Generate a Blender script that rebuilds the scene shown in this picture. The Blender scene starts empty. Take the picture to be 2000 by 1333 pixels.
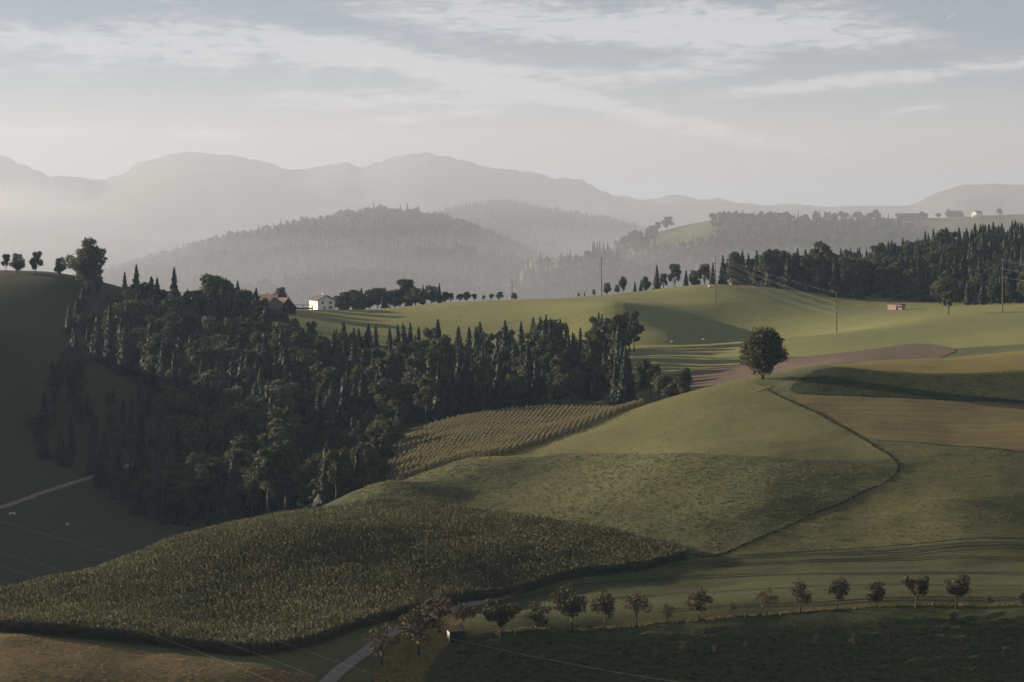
import bpy, math, random
import numpy as np
from mathutils import Vector, Matrix
from mathutils.geometry import delaunay_2d_cdt

scene = bpy.context.scene
R = random.Random(7)
NR = np.random.default_rng(11)

# ------------------------------------------------------------------ camera, sky, sun, exposure
F, YH = 3888.89, 440.0            # focal length and eye level measured on the 2000 px wide photograph
cam_d = bpy.data.cameras.new('camera'); cam = bpy.data.objects.new('camera', cam_d)
scene.collection.objects.link(cam); scene.camera = cam
cam.location = (0, 0, 0); cam.rotation_euler = (math.radians(90), 0, 0)
cam_d.lens = 70; cam_d.sensor_width = 36; cam_d.shift_y = -(666.5-YH)/2000
cam_d.clip_start = 1; cam_d.clip_end = 120000

SUN_EL, SUN_BACK = 11.5, 22.0      # degrees: height of the sun, how far behind the left hand it stands
ce, se = math.cos(math.radians(SUN_EL)), math.sin(math.radians(SUN_EL))
sun_dir = Vector((-math.cos(math.radians(SUN_BACK))*ce, math.sin(math.radians(SUN_BACK))*ce, se))
sun_l = bpy.data.lights.new('sun', 'SUN'); sun_o = bpy.data.objects.new('sun', sun_l)
scene.collection.objects.link(sun_o)
sun_l.energy = 5.0; sun_l.angle = math.radians(0.6); sun_l.color = (1.0, 0.845, 0.64)
sun_o.rotation_euler = (-sun_dir).to_track_quat('-Z', 'Y').to_euler()

world = bpy.data.worlds.new('World'); scene.world = world; world.use_nodes = True
def build_world():
    nt = world.node_tree; nt.nodes.clear(); N = nt.nodes.new; L = nt.links.new
    out = N('ShaderNodeOutputWorld'); bg = N('ShaderNodeBackground'); bg.inputs[1].default_value = 0.115
    L(bg.outputs[0], out.inputs[0])
    sky = N('ShaderNodeTexSky'); sky.sky_type = 'NISHITA'; sky.sun_disc = False
    sky.sun_elevation = math.radians(SUN_EL); sky.sun_rotation = math.radians(-(90-SUN_BACK))
    sky.altitude = 700; sky.air_density = 1.0; sky.dust_density = 1.6; sky.ozone_density = 1.5
    hs0 = N('ShaderNodeHueSaturation'); hs0.inputs['Saturation'].default_value = 0.45; L(sky.outputs[0], hs0.inputs['Color'])
    gm = N('ShaderNodeGamma'); gm.inputs[1].default_value = 0.4; L(hs0.outputs[0], gm.inputs[0])
    # cirrus: direction -> (azimuth, elevation) in degrees
    tc = N('ShaderNodeTexCoord'); sx = N('ShaderNodeSeparateXYZ'); L(tc.outputs['Generated'], sx.inputs[0])
    def M(op, a, b=None, c=None):
        n = N('ShaderNodeMath'); n.operation = op
        for i, v in enumerate((a, b, c)):
            if v is None: continue
            if isinstance(v, (int, float)): n.inputs[i].default_value = v
            else: L(v, n.inputs[i])
        return n.outputs[0]
    az = M('MULTIPLY', M('ARCTAN2', sx.outputs[0], sx.outputs[1]), 57.2958)
    el = M('MULTIPLY', M('ARCSINE', sx.outputs[2]), 57.2958)
    er = N('ShaderNodeMapRange'); er.interpolation_type = 'SMOOTHSTEP'; er.inputs[1].default_value = 0.3; er.inputs[2].default_value = 5.0; L(el, er.inputs[0])
    tint = N('ShaderNodeMix'); tint.data_type = 'RGBA'; L(er.outputs[0], tint.inputs[0]); tint.inputs[6].default_value = (.965, .94, .955, 1); tint.inputs[7].default_value = (.79, .80, .84, 1)
    hs = N('ShaderNodeMix'); hs.data_type = 'RGBA'; hs.blend_type = 'MULTIPLY'; hs.inputs[0].default_value = 1.0; L(gm.outputs[0], hs.inputs[6]); L(tint.outputs[2], hs.inputs[7])
    cmb = N('ShaderNodeCombineXYZ'); L(az, cmb.inputs[0]); L(el, cmb.inputs[1])
    def noise(scale, vec, detail=6, rough=0.6, dist=0.0):
        n = N('ShaderNodeTexNoise'); n.inputs['Scale'].default_value = scale
        n.inputs['Detail'].default_value = detail; n.inputs['Roughness'].default_value = rough
        n.inputs['Distortion'].default_value = dist; L(vec, n.inputs['Vector']); return n.outputs[0]
    def mapped(sxx, syy, rot):
        m = N('ShaderNodeMapping'); m.inputs['Rotation'].default_value[2] = math.radians(rot)
        m.inputs['Scale'].default_value = (sxx, syy, 1); L(cmb.outputs[0], m.inputs[0]); return m.outputs[0]
    wob = M('MULTIPLY', M('SUBTRACT', noise(0.5, cmb.outputs[0], 4), 0.5), 1.5)
    wob2 = M('MULTIPLY', M('SUBTRACT', noise(1.7, mapped(0.6, 2.2, 10), 5), 0.5), 0.9)
    total = None
    def deg(px, py): return math.degrees(math.atan((px-1000)/F)), math.degrees(math.atan((YH-py)/F))
    # each cirrus band: end points on the sky, half width (deg), strength
    bands = [((1850, 47), (1867, 34), .018, 1.3), ((-500, 50), (460, 120), .5, 1.0), ((260, 60), (1050, 150), .55, 1.0), ((620, 90), (1560, 290), .26, 1.25), ((480, 200), (1000, 190), .34, .9), ((720, 240), (1000, 215), .2, .8),
             ((640, 10), (1500, 55), .55, .9), ((1000, 60), (1860, 82), .36, .95), ((1080, 165), (1500, 120), .40, .75),
             ((1380, 188), (1800, 150), .20, .9), ((1700, 160), (2500, 90), .26, .85), ((1740, 222), (1850, 212), .10, .9), ((1930, 205), (2300, 195), .1, .5),
             ((-300, 264), (175, 262), .12, .9), ((320, 262), (470, 268), .16, .8), ((270, 4), (360, 10), .1, .4), ((-200, 135), (240, 165), .35, .4), ((1230, 60), (1700, 30), .6, .6)]
    for (a, b, w, s) in bands:
        ax, ay = deg(*a); bx, by = deg(*b)
        ln = math.hypot(bx-ax, by-ay); cx, cy = (ax+bx)/2, (ay+by)/2
        ux, uy = (bx-ax)/ln, (by-ay)/ln
        dx = M('SUBTRACT', az, cx); dy = M('SUBTRACT', M('ADD', el, M('MULTIPLY', wob, min(1.0, w*1.3))), cy)
        u = M('DIVIDE', M('ADD', M('MULTIPLY', dx, ux), M('MULTIPLY', dy, uy)), ln*0.55)
        v = M('DIVIDE', M('ADD', M('SUBTRACT', M('MULTIPLY', dy, ux), M('MULTIPLY', dx, uy)), M('MULTIPLY', wob2, w)), w)
        q = M('ADD', M('POWER', M('ABSOLUTE', u), 4.0), M('MULTIPLY', v, v))
        g = M('MULTIPLY', M('EXPONENT', M('MULTIPLY', q, -1.0)), s)
        total = g if total is None else M('ADD', total, g)
    wisp = noise(3.2, mapped(0.30, 1.6, 12), 9, 0.66, 0.6)
    wisp2 = noise(1.1, mapped(0.25, 1.2, -6), 6, 0.6, 0.3)
    # the rest of the sky carries the same thin cirrus
    veil = M('MULTIPLY', M('MAXIMUM', M('SUBTRACT', wisp2, 0.42), 0.0), 1.2)
    dens = M('MULTIPLY', M('ADD', total, veil), M('MAXIMUM', M('MULTIPLY', M('SUBTRACT', wisp, 0.22), 1.9), 0.0))
    mr = N('ShaderNodeMapRange'); mr.interpolation_type = 'SMOOTHSTEP'
    mr.inputs[1].default_value = 0.12; mr.inputs[2].default_value = 0.7; mr.inputs[3].default_value = 0.0; mr.inputs[4].default_value = 0.7
    L(dens, mr.inputs[0])
    mix = N('ShaderNodeMix'); mix.data_type = 'RGBA'
    L(mr.outputs[0], mix.inputs[0]); L(hs.outputs[2], mix.inputs[6]); mix.inputs[7].default_value = CLOUD
    L(mix.outputs[2], bg.inputs[0])
CLOUD = (2.36, 2.26, 2.22, 1)
build_world()
vs = scene.view_settings
vs.view_transform = 'Standard'; vs.look = 'None'; vs.gamma = 1.0; vs.use_curve_mapping = False
vs.exposure = 1.4
scene.render.engine = 'CYCLES'
cy = scene.cycles
cy.use_denoising = True; cy.max_bounces = 6; cy.diffuse_bounces = 2; cy.transparent_max_bounces = 8
cy.volume_bounces = 1; cy.transmission_bounces = 2; cy.use_adaptive_sampling = True; cy.adaptive_threshold = 0.02

# ------------------------------------------------------------------ helpers
COL = scene.collection
SRC = bpy.data.collections.new('sources')            # prototypes of scattered stuff, not linked to the scene
def tag(o, label=None, cat=None, group=None, kind=None):
    if label: o['label'] = label
    if cat: o['category'] = cat
    if group: o['group'] = group
    if kind: o['kind'] = kind
    return o
def empty(name, loc=(0, 0, 0), rz=0, sc=1.0):
    o = bpy.data.objects.new(name, None); COL.objects.link(o)
    o.location = loc; o.rotation_euler = (0, 0, rz); o.scale = (sc, sc, sc); o.empty_display_size = 0.5
    return o
def np_mesh(name, verts, faces, mat=None, smooth=False):
    me = bpy.data.meshes.new(name)
    verts = np.asarray(verts, np.float32); faces = np.asarray(faces, np.int32); k = faces.shape[1]
    me.vertices.add(len(verts)); me.vertices.foreach_set('co', verts.ravel())
    me.loops.add(faces.size); me.loops.foreach_set('vertex_index', faces.ravel())
    me.polygons.add(len(faces)); me.polygons.foreach_set('loop_start', np.arange(0, faces.size, k, dtype=np.int32))
    if smooth: me.polygons.foreach_set('use_smooth', np.ones(len(faces), bool))
    me.update(calc_edges=True)
    for m in (mat if isinstance(mat, (list, tuple)) else [mat] if mat else []): me.materials.append(m)
    return me
def link(name, me, parent=None, loc=None):
    o = bpy.data.objects.new(name, me); COL.objects.link(o)
    if parent: o.parent = parent
    if loc is not None: o.location = loc
    return o
class MB:
    """collects boxes, prisms and tubes for one mesh"""
    def __init__(s): s.v = []; s.f = []
    def add(s, vs, fs):
        n = len(s.v); s.v += [tuple(p) for p in vs]; s.f += [tuple(n+i for i in f) for f in fs]; return s
    def box(s, x0, x1, y0, y1, z0, z1):
        return s.add([(x0,y0,z0),(x1,y0,z0),(x1,y1,z0),(x0,y1,z0),(x0,y0,z1),(x1,y0,z1),(x1,y1,z1),(x0,y1,z1)],
                     [(0,3,2,1),(4,5,6,7),(0,1,5,4),(1,2,6,5),(2,3,7,6),(3,0,4,7)])
    def tube(s, pts, rads, n=6, cap=True):
        rings = []; pts = [Vector(p) for p in pts]
        for i, p in enumerate(pts):
            d = (pts[min(i+1, len(pts)-1)]-pts[max(i-1, 0)]).normalized()
            a = d.cross(Vector((0, 0, 1))); a = a if a.length > 1e-3 else Vector((1, 0, 0)); a.normalize(); b = d.cross(a)
            rings.append([p+(a*math.cos(t)+b*math.sin(t))*rads[i] for t in [2*math.pi*k/n for k in range(n)]])
        vs = [q for r in rings for q in r]; fs = []
        for i in range(len(pts)-1):
            for k in range(n):
                a, b = i*n+k, i*n+(k+1) % n; fs.append((a, b, b+n, a+n))
        if cap: fs += [tuple(range(n-1, -1, -1)), tuple(range((len(pts)-1)*n, len(pts)*n))]
        return s.add(vs, fs)
    def mesh(s, name, mat, smooth=False):
        me = bpy.data.meshes.new(name); me.from_pydata(s.v, [], s.f); me.update()
        if smooth: me.polygons.foreach_set('use_smooth', [True]*len(me.polygons))
        if mat: me.materials.append(mat)
        return me
    def build(s, name, mat, parent=None, smooth=False): return link(name, s.mesh(name, mat, smooth), parent)

# ------------------------------------------------------------------ materials
def new_mat(name):
    m = bpy.data.materials.new(name); m.use_nodes = True; nt = m.node_tree
    b = nt.nodes['Principled BSDF']; b.inputs['Roughness'].default_value = 0.9
    b.inputs['Specular IOR Level'].default_value = 0.15
    return m, nt, b
def nz(nt, vec, scale, detail=5, rough=0.6, dist=0):
    n = nt.nodes.new('ShaderNodeTexNoise'); n.inputs['Scale'].default_value = scale; n.inputs['Detail'].default_value = detail
    n.inputs['Roughness'].default_value = rough; n.inputs['Distortion'].default_value = dist
    nt.links.new(vec, n.inputs['Vector']); return n.outputs[0]
def ramp(nt, fac, stops):
    r = nt.nodes.new('ShaderNodeValToRGB'); e = r.color_ramp.elements
    while len(e) < len(stops): e.new(0.5)
    for i, (p, c) in enumerate(stops): e[i].position = p; e[i].color = (*c, 1)
    nt.links.new(fac, r.inputs[0]); return r.outputs[0]
def mixc(nt, fac, a, b, mode='MIX'):
    n = nt.nodes.new('ShaderNodeMix'); n.data_type = 'RGBA'; n.blend_type = mode
    for sock, v in ((0, fac), (6, a), (7, b)):
        if isinstance(v, (int, float)): n.inputs[sock].default_value = v
        elif isinstance(v, tuple): n.inputs[sock].default_value = (*v, 1)
        else: nt.links.new(v, n.inputs[sock])
    return n.outputs[2]
def pos(nt, scale=(1, 1, 1), rot=0):
    g = nt.nodes.new('ShaderNodeNewGeometry'); m = nt.nodes.new('ShaderNodeMapping'); m.vector_type = 'POINT'
    m.inputs['Rotation'].default_value[2] = math.radians(rot); m.inputs['Scale'].default_value = scale
    nt.links.new(g.outputs['Position'], m.inputs[0]); return m.outputs[0]
def ground_mat(name, c1, c2, c3=None, big=0.012, fine=1.2, lines=None, bump=0.25, patch=None):
    """grass or soil: broad tone drift, mottling, optional drill or mowing lines (angle, period m, strength, colour)"""
    m, nt, b = new_mat(name); p = pos(nt)
    base = mixc(nt, ramp(nt, nz(nt, p, big, 4), [(0.3, (0, 0, 0)), (0.7, (1, 1, 1))]), c1, c2)
    base = mixc(nt, ramp(nt, nz(nt, p, 0.11, 6, 0.65), [(0.42, (0, 0, 0)), (0.75, (.8, .8, .8))]), base, c3 or tuple(0.6*a+0.4*d for a, d in zip(c2, (.09, .075, .04))))
    fn = nz(nt, p, fine, 6, 0.7)
    base = mixc(nt, 1.0, base, ramp(nt, fn, [(0.25, (.55, .55, .55)), (0.75, (1.35, 1.35, 1.35))]), 'MULTIPLY')
    if lines:
        for (ang, per, st, colr) in lines:
            w = nt.nodes.new('ShaderNodeTexWave'); w.wave_type = 'BANDS'; w.bands_direction = 'Y'
            w.inputs['Scale'].default_value = 0.314/per; w.inputs['Distortion'].default_value = 2.0
            w.inputs['Detail'].default_value = 2; w.inputs['Detail Scale'].default_value = 0.15
            nt.links.new(pos(nt, (1, 1, 0), ang), w.inputs['Vector'])
            gap = nz(nt, p, 0.05, 3)
            f = nt.nodes.new('ShaderNodeMath'); f.operation = 'MULTIPLY'
            nt.links.new(ramp(nt, w.outputs['Fac'], [(0.62, (0, 0, 0)), (0.9, (st, st, st))]), f.inputs[0])
            nt.links.new(ramp(nt, gap, [(0.3, (.25, .25, .25)), (0.6, (1, 1, 1))]), f.inputs[1])
            base = mixc(nt, f.outputs[0], base, colr)
    nt.links.new(base, b.inputs['Base Color']); b.inputs['Roughness'].default_value = 1.0; b.inputs['Specular IOR Level'].default_value = 0.05
    bn = nt.nodes.new('ShaderNodeBump'); bn.inputs['Strength'].default_value = bump; bn.inputs['Distance'].default_value = 0.5
    nt.links.new(fn, bn.inputs['Height']); nt.links.new(bn.outputs[0], b.inputs['Normal'])
    return m
def leaf_mat(name, c1, c2, c3=None, trans=0.25, scale=0.25):
    """foliage: tone drifts through the crown and from tree to tree, a little light passes through the leaves"""
    m, nt, b = new_mat(name)
    oi = nt.nodes.new('ShaderNodeObjectInfo'); p = pos(nt)
    c = mixc(nt, ramp(nt, nz(nt, p, scale, 4, 0.7), [(0.35, (0, 0, 0)), (0.65, (1, 1, 1))]), c1, c2)
    if c3: c = mixc(nt, ramp(nt, oi.outputs['Random'], [(0.35, (0, 0, 0)), (1.0, (.85, .85, .85))]), c, c3)
    c = mixc(nt, 1.0, c, ramp(nt, nz(nt, p, 2.5, 3), [(0.3, (.65, .65, .65)), (0.7, (1.3, 1.3, 1.3))]), 'MULTIPLY')
    nt.links.new(c, b.inputs['Base Color']); b.inputs['Roughness'].default_value = 0.75
    t = nt.nodes.new('ShaderNodeBsdfTranslucent'); nt.links.new(c, t.inputs[0])
    mx = nt.nodes.new('ShaderNodeMixShader'); mx.inputs[0].default_value = trans
    nt.links.new(b.outputs[0], mx.inputs[1]); nt.links.new(t.outputs[0], mx.inputs[2])
    nt.links.new(mx.outputs[0], nt.nodes['Material Output'].inputs[0])
    return m
def plain(name, c, rough=0.85, var=0.25, scale=1.5, spec=0.2, stretch=(1, 1, 1)):
    m, nt, b = new_mat(name); p = pos(nt, stretch)
    f = ramp(nt, nz(nt, p, scale, 5), [(0.3, (1-var,)*3), (0.7, (1+var,)*3)])
    nt.links.new(mixc(nt, 1.0, c, f, 'MULTIPLY'), b.inputs['Base Color'])
    b.inputs['Roughness'].default_value = rough; b.inputs['Specular IOR Level'].default_value = spec
    return m
G = {}
G['meadow'] = ground_mat('pasture grass', (.070, .080, .034), (.090, .092, .042), (.085, .075, .042))
G['far_meadow'] = ground_mat('sun-brightened pasture', (.130, .142, .052), (.155, .157, .060), (.178, .155, .078), fine=0.8, lines=[(-8, 9, .4, (.175, .165, .08)), (-11, 4, .3, (.095, .11, .04))])  # pasture in a brighter copy: sunshine is put into the colour
G['valley_grass'] = ground_mat('shade-darkened valley pasture', (.042, .050, .024), (.052, .052, .029), (.060, .048, .034))  # pasture in a darker copy: the valley's shade is put into the colour
G['mown'] = ground_mat('mown meadow', (.052, .057, .026), (.062, .064, .030), lines=[(-4, 3.2, .45, (.045, .05, .022)), (-7, 8.5, .6, (.04, .045, .02))])
G['crop'] = ground_mat('knoll meadow grass', (.096, .097, .040), (.114, .108, .048))
G['fodder'] = ground_mat('fodder crop soil', (.074, .078, .037), (.088, .088, .043))
G['clover'] = ground_mat('shade-darkened clover', (.036, .046, .020), (.046, .054, .024), (.05, .052, .026))  # dark green crop; the shade lying on this band is also in its colour
G['swath'] = ground_mat('long grass', (.075, .078, .032), (.10, .094, .044), lines=[(-3, 6, .3, (.05, .055, .025))])
G['stubble'] = ground_mat('stubble field', (.110, .085, .038), (.132, .098, .045), (.092, .088, .037), lines=[(2, 2.6, .55, (.07, .07, .03)), (3, 7, .4, (.16, .12, .06))])
G['hay'] = ground_mat('dry grass strip', (.16, .125, .046), (.19, .145, .056), (.11, .105, .042), lines=[(6, 5, .4, (.08, .08, .03))])
G['plough'] = ground_mat('ploughed soil', (.100, .074, .058), (.118, .085, .067), (.088, .072, .052), fine=0.9, lines=[(-6, 2.2, .35, (.09, .07, .052))], bump=0.4)
G['soil'] = ground_mat('maize soil', (.05, .045, .028), (.06, .05, .032))
G['brown'] = ground_mat('dry brown meadow', (.12, .088, .046), (.10, .085, .04), (.14, .095, .06), lines=[(14, 3, .3, (.075, .068, .03))])
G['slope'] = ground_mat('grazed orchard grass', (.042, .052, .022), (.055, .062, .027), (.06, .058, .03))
G['mound'] = ground_mat('sun-tinted mound grass', (.115, .10, .036), (.135, .11, .042), (.20, .115, .058))  # low orange sunlight on the mound is put into the grass colour
M_road = plain('pale gravel road', (.165, .143, .126), 0.95, 0.25, 0.9)
M_path = plain('dirt track', (.12, .098, .072), 1.0, 0.25, 0.8)
M_bark = plain('bark', (.045, .038, .032), 0.95, 0.3, 3)
M_bark_o = plain('orchard bark', (.055, .046, .04), 0.95, 0.3, 6)
LF = {}
LF['spruce'] = leaf_mat('spruce needles', (.018, .027, .018), (.028, .036, .024), (.033, .039, .026), 0.06)
LF['broad'] = leaf_mat('broad leaves', (.056, .064, .030), (.070, .078, .038), (.084, .084, .046), 0.22)
LF['pale'] = leaf_mat('sun-paled broad leaves', (.11, .115, .07), (.15, .145, .09), None, 0.25)  # lighter broad leaves: sunlight on these crowns is painted into the colour
LF['linden'] = leaf_mat('linden leaves', (.048, .050, .023), (.068, .060, .029), None, 0.22, 0.35)
LF['olive'] = leaf_mat('olive orchard leaves', (.055, .058, .030), (.07, .062, .034), None, 0.2, 0.8)
LF['rust'] = leaf_mat('rusty orchard leaves', (.080, .058, .036), (.066, .056, .034), None, 0.25, 0.8)
LF['maize'] = leaf_mat('maize leaves', (.066, .072, .034), (.084, .082, .040), (.092, .084, .044), 0.25, 0.08)
LF['ripe'] = leaf_mat('ripe maize', (.155, .142, .074), (.20, .17, .092), None, 0.25, 0.2)
LF['grass'] = leaf_mat('grass blades', (.085, .094, .040), (.11, .11, .05), (.12, .11, .055), 0.3, 0.1)
LF['bank'] = leaf_mat('shade-darkened bank grass', (.032, .042, .018), (.046, .052, .024), None, 0.25, 0.1)  # dark green grass, lowered further so the colour carries the bank's shade
LF['mown'] = leaf_mat('cut grass', (.054, .060, .028), (.066, .068, .033), None, 0.3, 0.1)
LF['knoll'] = leaf_mat('knoll grass blades', (.122, .120, .048), (.145, .134, .056), None, 0.3, 0.06)
LF['fodder'] = leaf_mat('fodder leaves', (.098, .104, .048), (.124, .120, .058), None, 0.3, 0.1)
LF['dry'] = leaf_mat('dry grass blades', (.20, .145, .068), (.17, .13, .058), None, 0.3, 0.2)
LF['far'] = leaf_mat('distant wood', (.055, .056, .032), (.12, .105, .058), (.15, .12, .07), 0.2, 0.012)  # wide tone range paints sunlit and dark clumps into the leaf colour
LF['far_dark'] = leaf_mat('distant conifers', (.030, .036, .024), (.042, .046, .03), None, 0.1, 0.02)

# ------------------------------------------------------------------ terrain: control points -> one smooth surface
CP = []
def V(px, py, D, h=0.0): CP.append((px, D, (YH-py)/F*D-h))
def Z(px, D, z): CP.append((px, D, z))
MZ = 2.2
# near left: dry meadow, lane, maize plateau (seen at the top of the stalks)
for a in [(0,1238,345),(0,1290,330),(0,1333,320),(300,1262,345),(300,1300,334),(300,1333,325),(500,1333,328),(480,1282,344),(600,1290,345),
          (640,1333,333),(760,1240,368),(870,1195,396),(925,1182,404),(700,1333,338),(760,1300,350),(830,1333,352),(885,1250,370)]: V(*a)
for a in [(0,1160,387),(100,1130,406),(230,1092,431),(330,1052,449),(500,1012,480),(650,980,510),(0,1195,364),(250,1200,372),(250,1130,404),
          (480,1150,398),(480,1220,366),(700,1100,424),(700,1200,376),(900,1080,436),(900,1150,405),(1100,1060,457)]: V(*a, MZ)
# spur crest, knoll and its right flank
for a in [(760,945,530),(900,912,560),(960,897,572),(1100,853,600),(1200,815,620),(1270,790,630),(1350,765,642),(1490,740,640),
          (1490,770,615),(1500,830,572),(1500,900,526),(1500,980,490),(1450,1060,466),(1400,1088,456),(1300,900,534),(1300,820,595),(1300,1000,491),
          (1100,930,548),(1100,1000,502),(900,960,534),(900,1000,510),(1600,712,670),(1750,930,515),(1750,860,550),(1750,790,600),(1750,740,645),(1750,705,680),
          (2000,790,610),(2000,880,540),(2000,960,505),(2000,1055,465),(1700,1000,490),(1700,1075,458),(1830,700,690),(2000,683,700),(1880,925,517),(1880,975,492)]: V(*a)
# bench with the fruit trees and the steep bank below it
for a in [(1350,1095,452),(1100,1130,430),(1400,1150,425),(1400,1212,383),(1000,1165,418),(1000,1240,372),(1700,1130,430),(1700,1192,390),(2000,1130,428),(2000,1190,388),
          (1000,1333,362),(1400,1333,366),(1700,1333,370),(2000,1333,368)]: V(*a)
for px in (1000, 1400, 1700, 2000, 2300): Z(px, 340, -95)
Z(500, 300, -88); Z(0, 290, -88); Z(700, 310, -89); Z(850, 325, -91); Z(-400, 300, -86)
for px in (-800, 300, 1400, 2300): Z(px, 270, -97)
# hidden dale behind the spur
for a in [(0,460,-93),(0,520,-103),(130,480,-94),(330,520,-90),(500,560,-91),(700,600,-83),(1250,720,-66),(1400,700,-60),(1830,722,-49),(2000,740,-46.5)]: Z(*a)
for a in [(0,1130,600),(0,1000,690),(0,930,740),(0,850,800),(0,760,855),(0,640,920),(0,545,970),(130,1100,610),(160,940,740),(130,850,800),(150,720,860),(150,560,960),
          (250,650,945),(350,650,945),(450,640,960),(550,630,1000),(330,1040,620),(330,900,760),(330,760,870),(500,1000,650),(500,880,760),(500,740,880),
          (700,900,680),(700,800,800),(700,700,920),(700,625,1040),(700,606,1090),(900,902,590),(900,862,650),(900,827,710),(900,780,800),(900,720,890),(900,650,1000),(900,590,1110),
          (1100,838,650),(1100,804,720),(1100,760,800),(1100,700,900),(1100,640,1000),(1100,584,1120),(470,608,1060),(550,606,1060),(628,604,1080)]: V(*a)
# ploughed field, pale meadow ridge, bowl, back crest
for a in [(1230,705,810),(1300,690,835),(1300,674,900),(1300,657,960),(1300,612,1030),(1300,588,1090),(1300,563,1150),(1205,592,1022),(1255,600,1030),
          (1400,745,745),(1400,716,790),(1400,690,830),(1400,675,860),(1400,668,980),(1400,632,1030),(1400,592,1075),(1400,556,1140),
          (1520,728,740),(1500,703,790),(1500,680,830),(1500,662,870),(1500,668,980),(1500,632,1030),(1500,590,1090),(1500,562,1170),
          (1640,703,740),(1640,690,790),(1640,649,900),(1640,630,1010),(1640,602,1090),(1640,588,1140),
          (1830,690,760),(1830,660,850),(1800,622,940),(1830,612,1000),(1830,601,1090),(2000,665,800),(2000,630,900),(2000,604,1000),
          (2000,560,1200),(2000,497,1400),(1850,517,1380),(1750,535,1330),(1650,560,1280),(1550,572,1250)]: V(*a)
for a in [(1400,925,-60.5),(1500,935,-59.5),(1640,950,-51.5)]: Z(*a)
# back sides
for a in [(0,1150,-36),(0,1400,-115),(300,1150,-70),(300,1500,-130),(600,1200,-62),(600,1500,-130),(900,1250,-60),(900,1500,-130),(1100,1250,-58),(1100,1500,-125),
          (1300,1320,-62),(1300,1550,-125),(1500,1400,-75),(1500,1700,-130),(1800,1600,-45),(1800,1900,-120),(2000,1600,-25),(2000,1950,-120)]: Z(*a)
# beyond the frame; the unseen left hill is raised to shade valley and wood
for a in [(-300,390,-73),(-300,480,-93),(-300,600,-99),(-300,700,-86),(-300,800,-60),(-300,900,-37),(-300,1000,-25),(-300,1100,-27),(-300,1400,-100),
          (-700,400,-76),(-700,520,-88),(-700,650,-66),(-700,780,-16),(-700,900,-4),(-700,1050,-12),(-700,1400,-80),(-1200,450,-78),(-1200,650,-46),(-1200,820,13),(-1200,1000,10),(-1200,1400,-60),
          (-1900,450,-60),(-1900,800,8),(-1900,1200,-5),(-2800,500,-40),(-2800,900,20),(-2800,1500,-60),
          (2300,380,-78),(2300,460,-74),(2300,540,-60),(2300,640,-47),(2300,720,-40),(2300,820,-42),(2300,1000,-36),(2300,1250,-20),(2300,1450,-8),(2300,1900,-110),
          (3000,400,-70),(3000,640,-40),(3000,1000,-25),(3000,1400,10),(3000,1900,-100),(4200,500,-50),(4200,1000,-10),(4200,1900,-90)]: Z(*a)
cp = np.array(CP, float)
def uv(px, D): return (np.asarray(px)-1000)/250.0, 15.6*np.log(np.asarray(D))
def tps_k(r2): return 0.5*r2*np.log(np.maximum(r2, 1e-9))
cu, cv = uv(cp[:, 0], cp[:, 1]); n = len(cp)
K = tps_k((cu[:, None]-cu)**2+(cv[:, None]-cv)**2)+np.eye(n)*0.02
A = np.zeros((n+3, n+3)); A[:n, :n] = K; A[:n, n] = 1; A[:n, n+1] = cu; A[:n, n+2] = cv; A[n:, :n] = A[:n, n:].T
sol = np.linalg.solve(A, np.concatenate([cp[:, 2], np.zeros(3)]))
def tps(px, D):
    u, v = uv(px, D); o = np.empty(len(u))
    for i in range(0, len(u), 20000):
        uu, vv = u[i:i+20000], v[i:i+20000]
        o[i:i+20000] = tps_k((uu[:, None]-cu)**2+(vv[:, None]-cv)**2)@sol[:n]+sol[n]+sol[n+1]*uu+sol[n+2]*vv
    return o
PX = np.concatenate([np.arange(-3000, -200, 100), np.arange(-200, 2200, 4), np.arange(2200, 4300, 100)]).astype(float)
DD = np.concatenate([np.geomspace(4, 150, 14)[:-1], np.arange(150, 300, 10), np.arange(300, 345, 2.5), np.arange(345, 400, .6), np.arange(400, 660, 1.3), np.arange(660, 1180, 2.6), np.arange(1180, 2010, 12)]).astype(float)
# coarse fit, then smooth upsampling
pc = np.concatenate([np.arange(-3000, -200, 100), np.arange(-200, 2200, 20), np.arange(2200, 4300, 100)]).astype(float)
dc = np.concatenate([[150], np.geomspace(160, 2010, 330)])
gu, gv = np.meshgrid(pc, dc); zc = tps(gu.ravel(), gv.ravel()).reshape(gu.shape)
def bil(gx, gy, zz, x, y):
    i = np.clip(np.searchsorted(gx, x)-1, 0, len(gx)-2); j = np.clip(np.searchsorted(gy, y)-1, 0, len(gy)-2)
    tx = np.clip((x-gx[i])/(gx[i+1]-gx[i]), 0, 1); ty = np.clip((y-gy[j])/(gy[j+1]-gy[j]), 0, 1)
    return (zz[j, i]*(1-tx)+zz[j, i+1]*tx)*(1-ty)+(zz[j+1, i]*(1-tx)+zz[j+1, i+1]*tx)*ty
waves = [(2*math.pi/w, NR.uniform(0, 6.28), NR.uniform(0, 6.28), a) for w, a in
         [(60,.20),(47,.14),(33,.08),(25,.06),(19,.045),(14,.035),(11,.03),(8.5,.025),(6.5,.02),(5,.015)] for _ in range(2)]
def relief(x, y):
    o = np.zeros(np.shape(x))
    for k, th, ph, a in waves: o = o+a*np.sin(k*(x*math.cos(th)+y*math.sin(th))+ph+1.3*np.sin(0.021*y+th)+1.1*np.sin(0.027*x+ph))
    return o
def sstep(a, b, x): t = np.clip((x-a)/(b-a), 0, 1); return t*t*(3-2*t)
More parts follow.
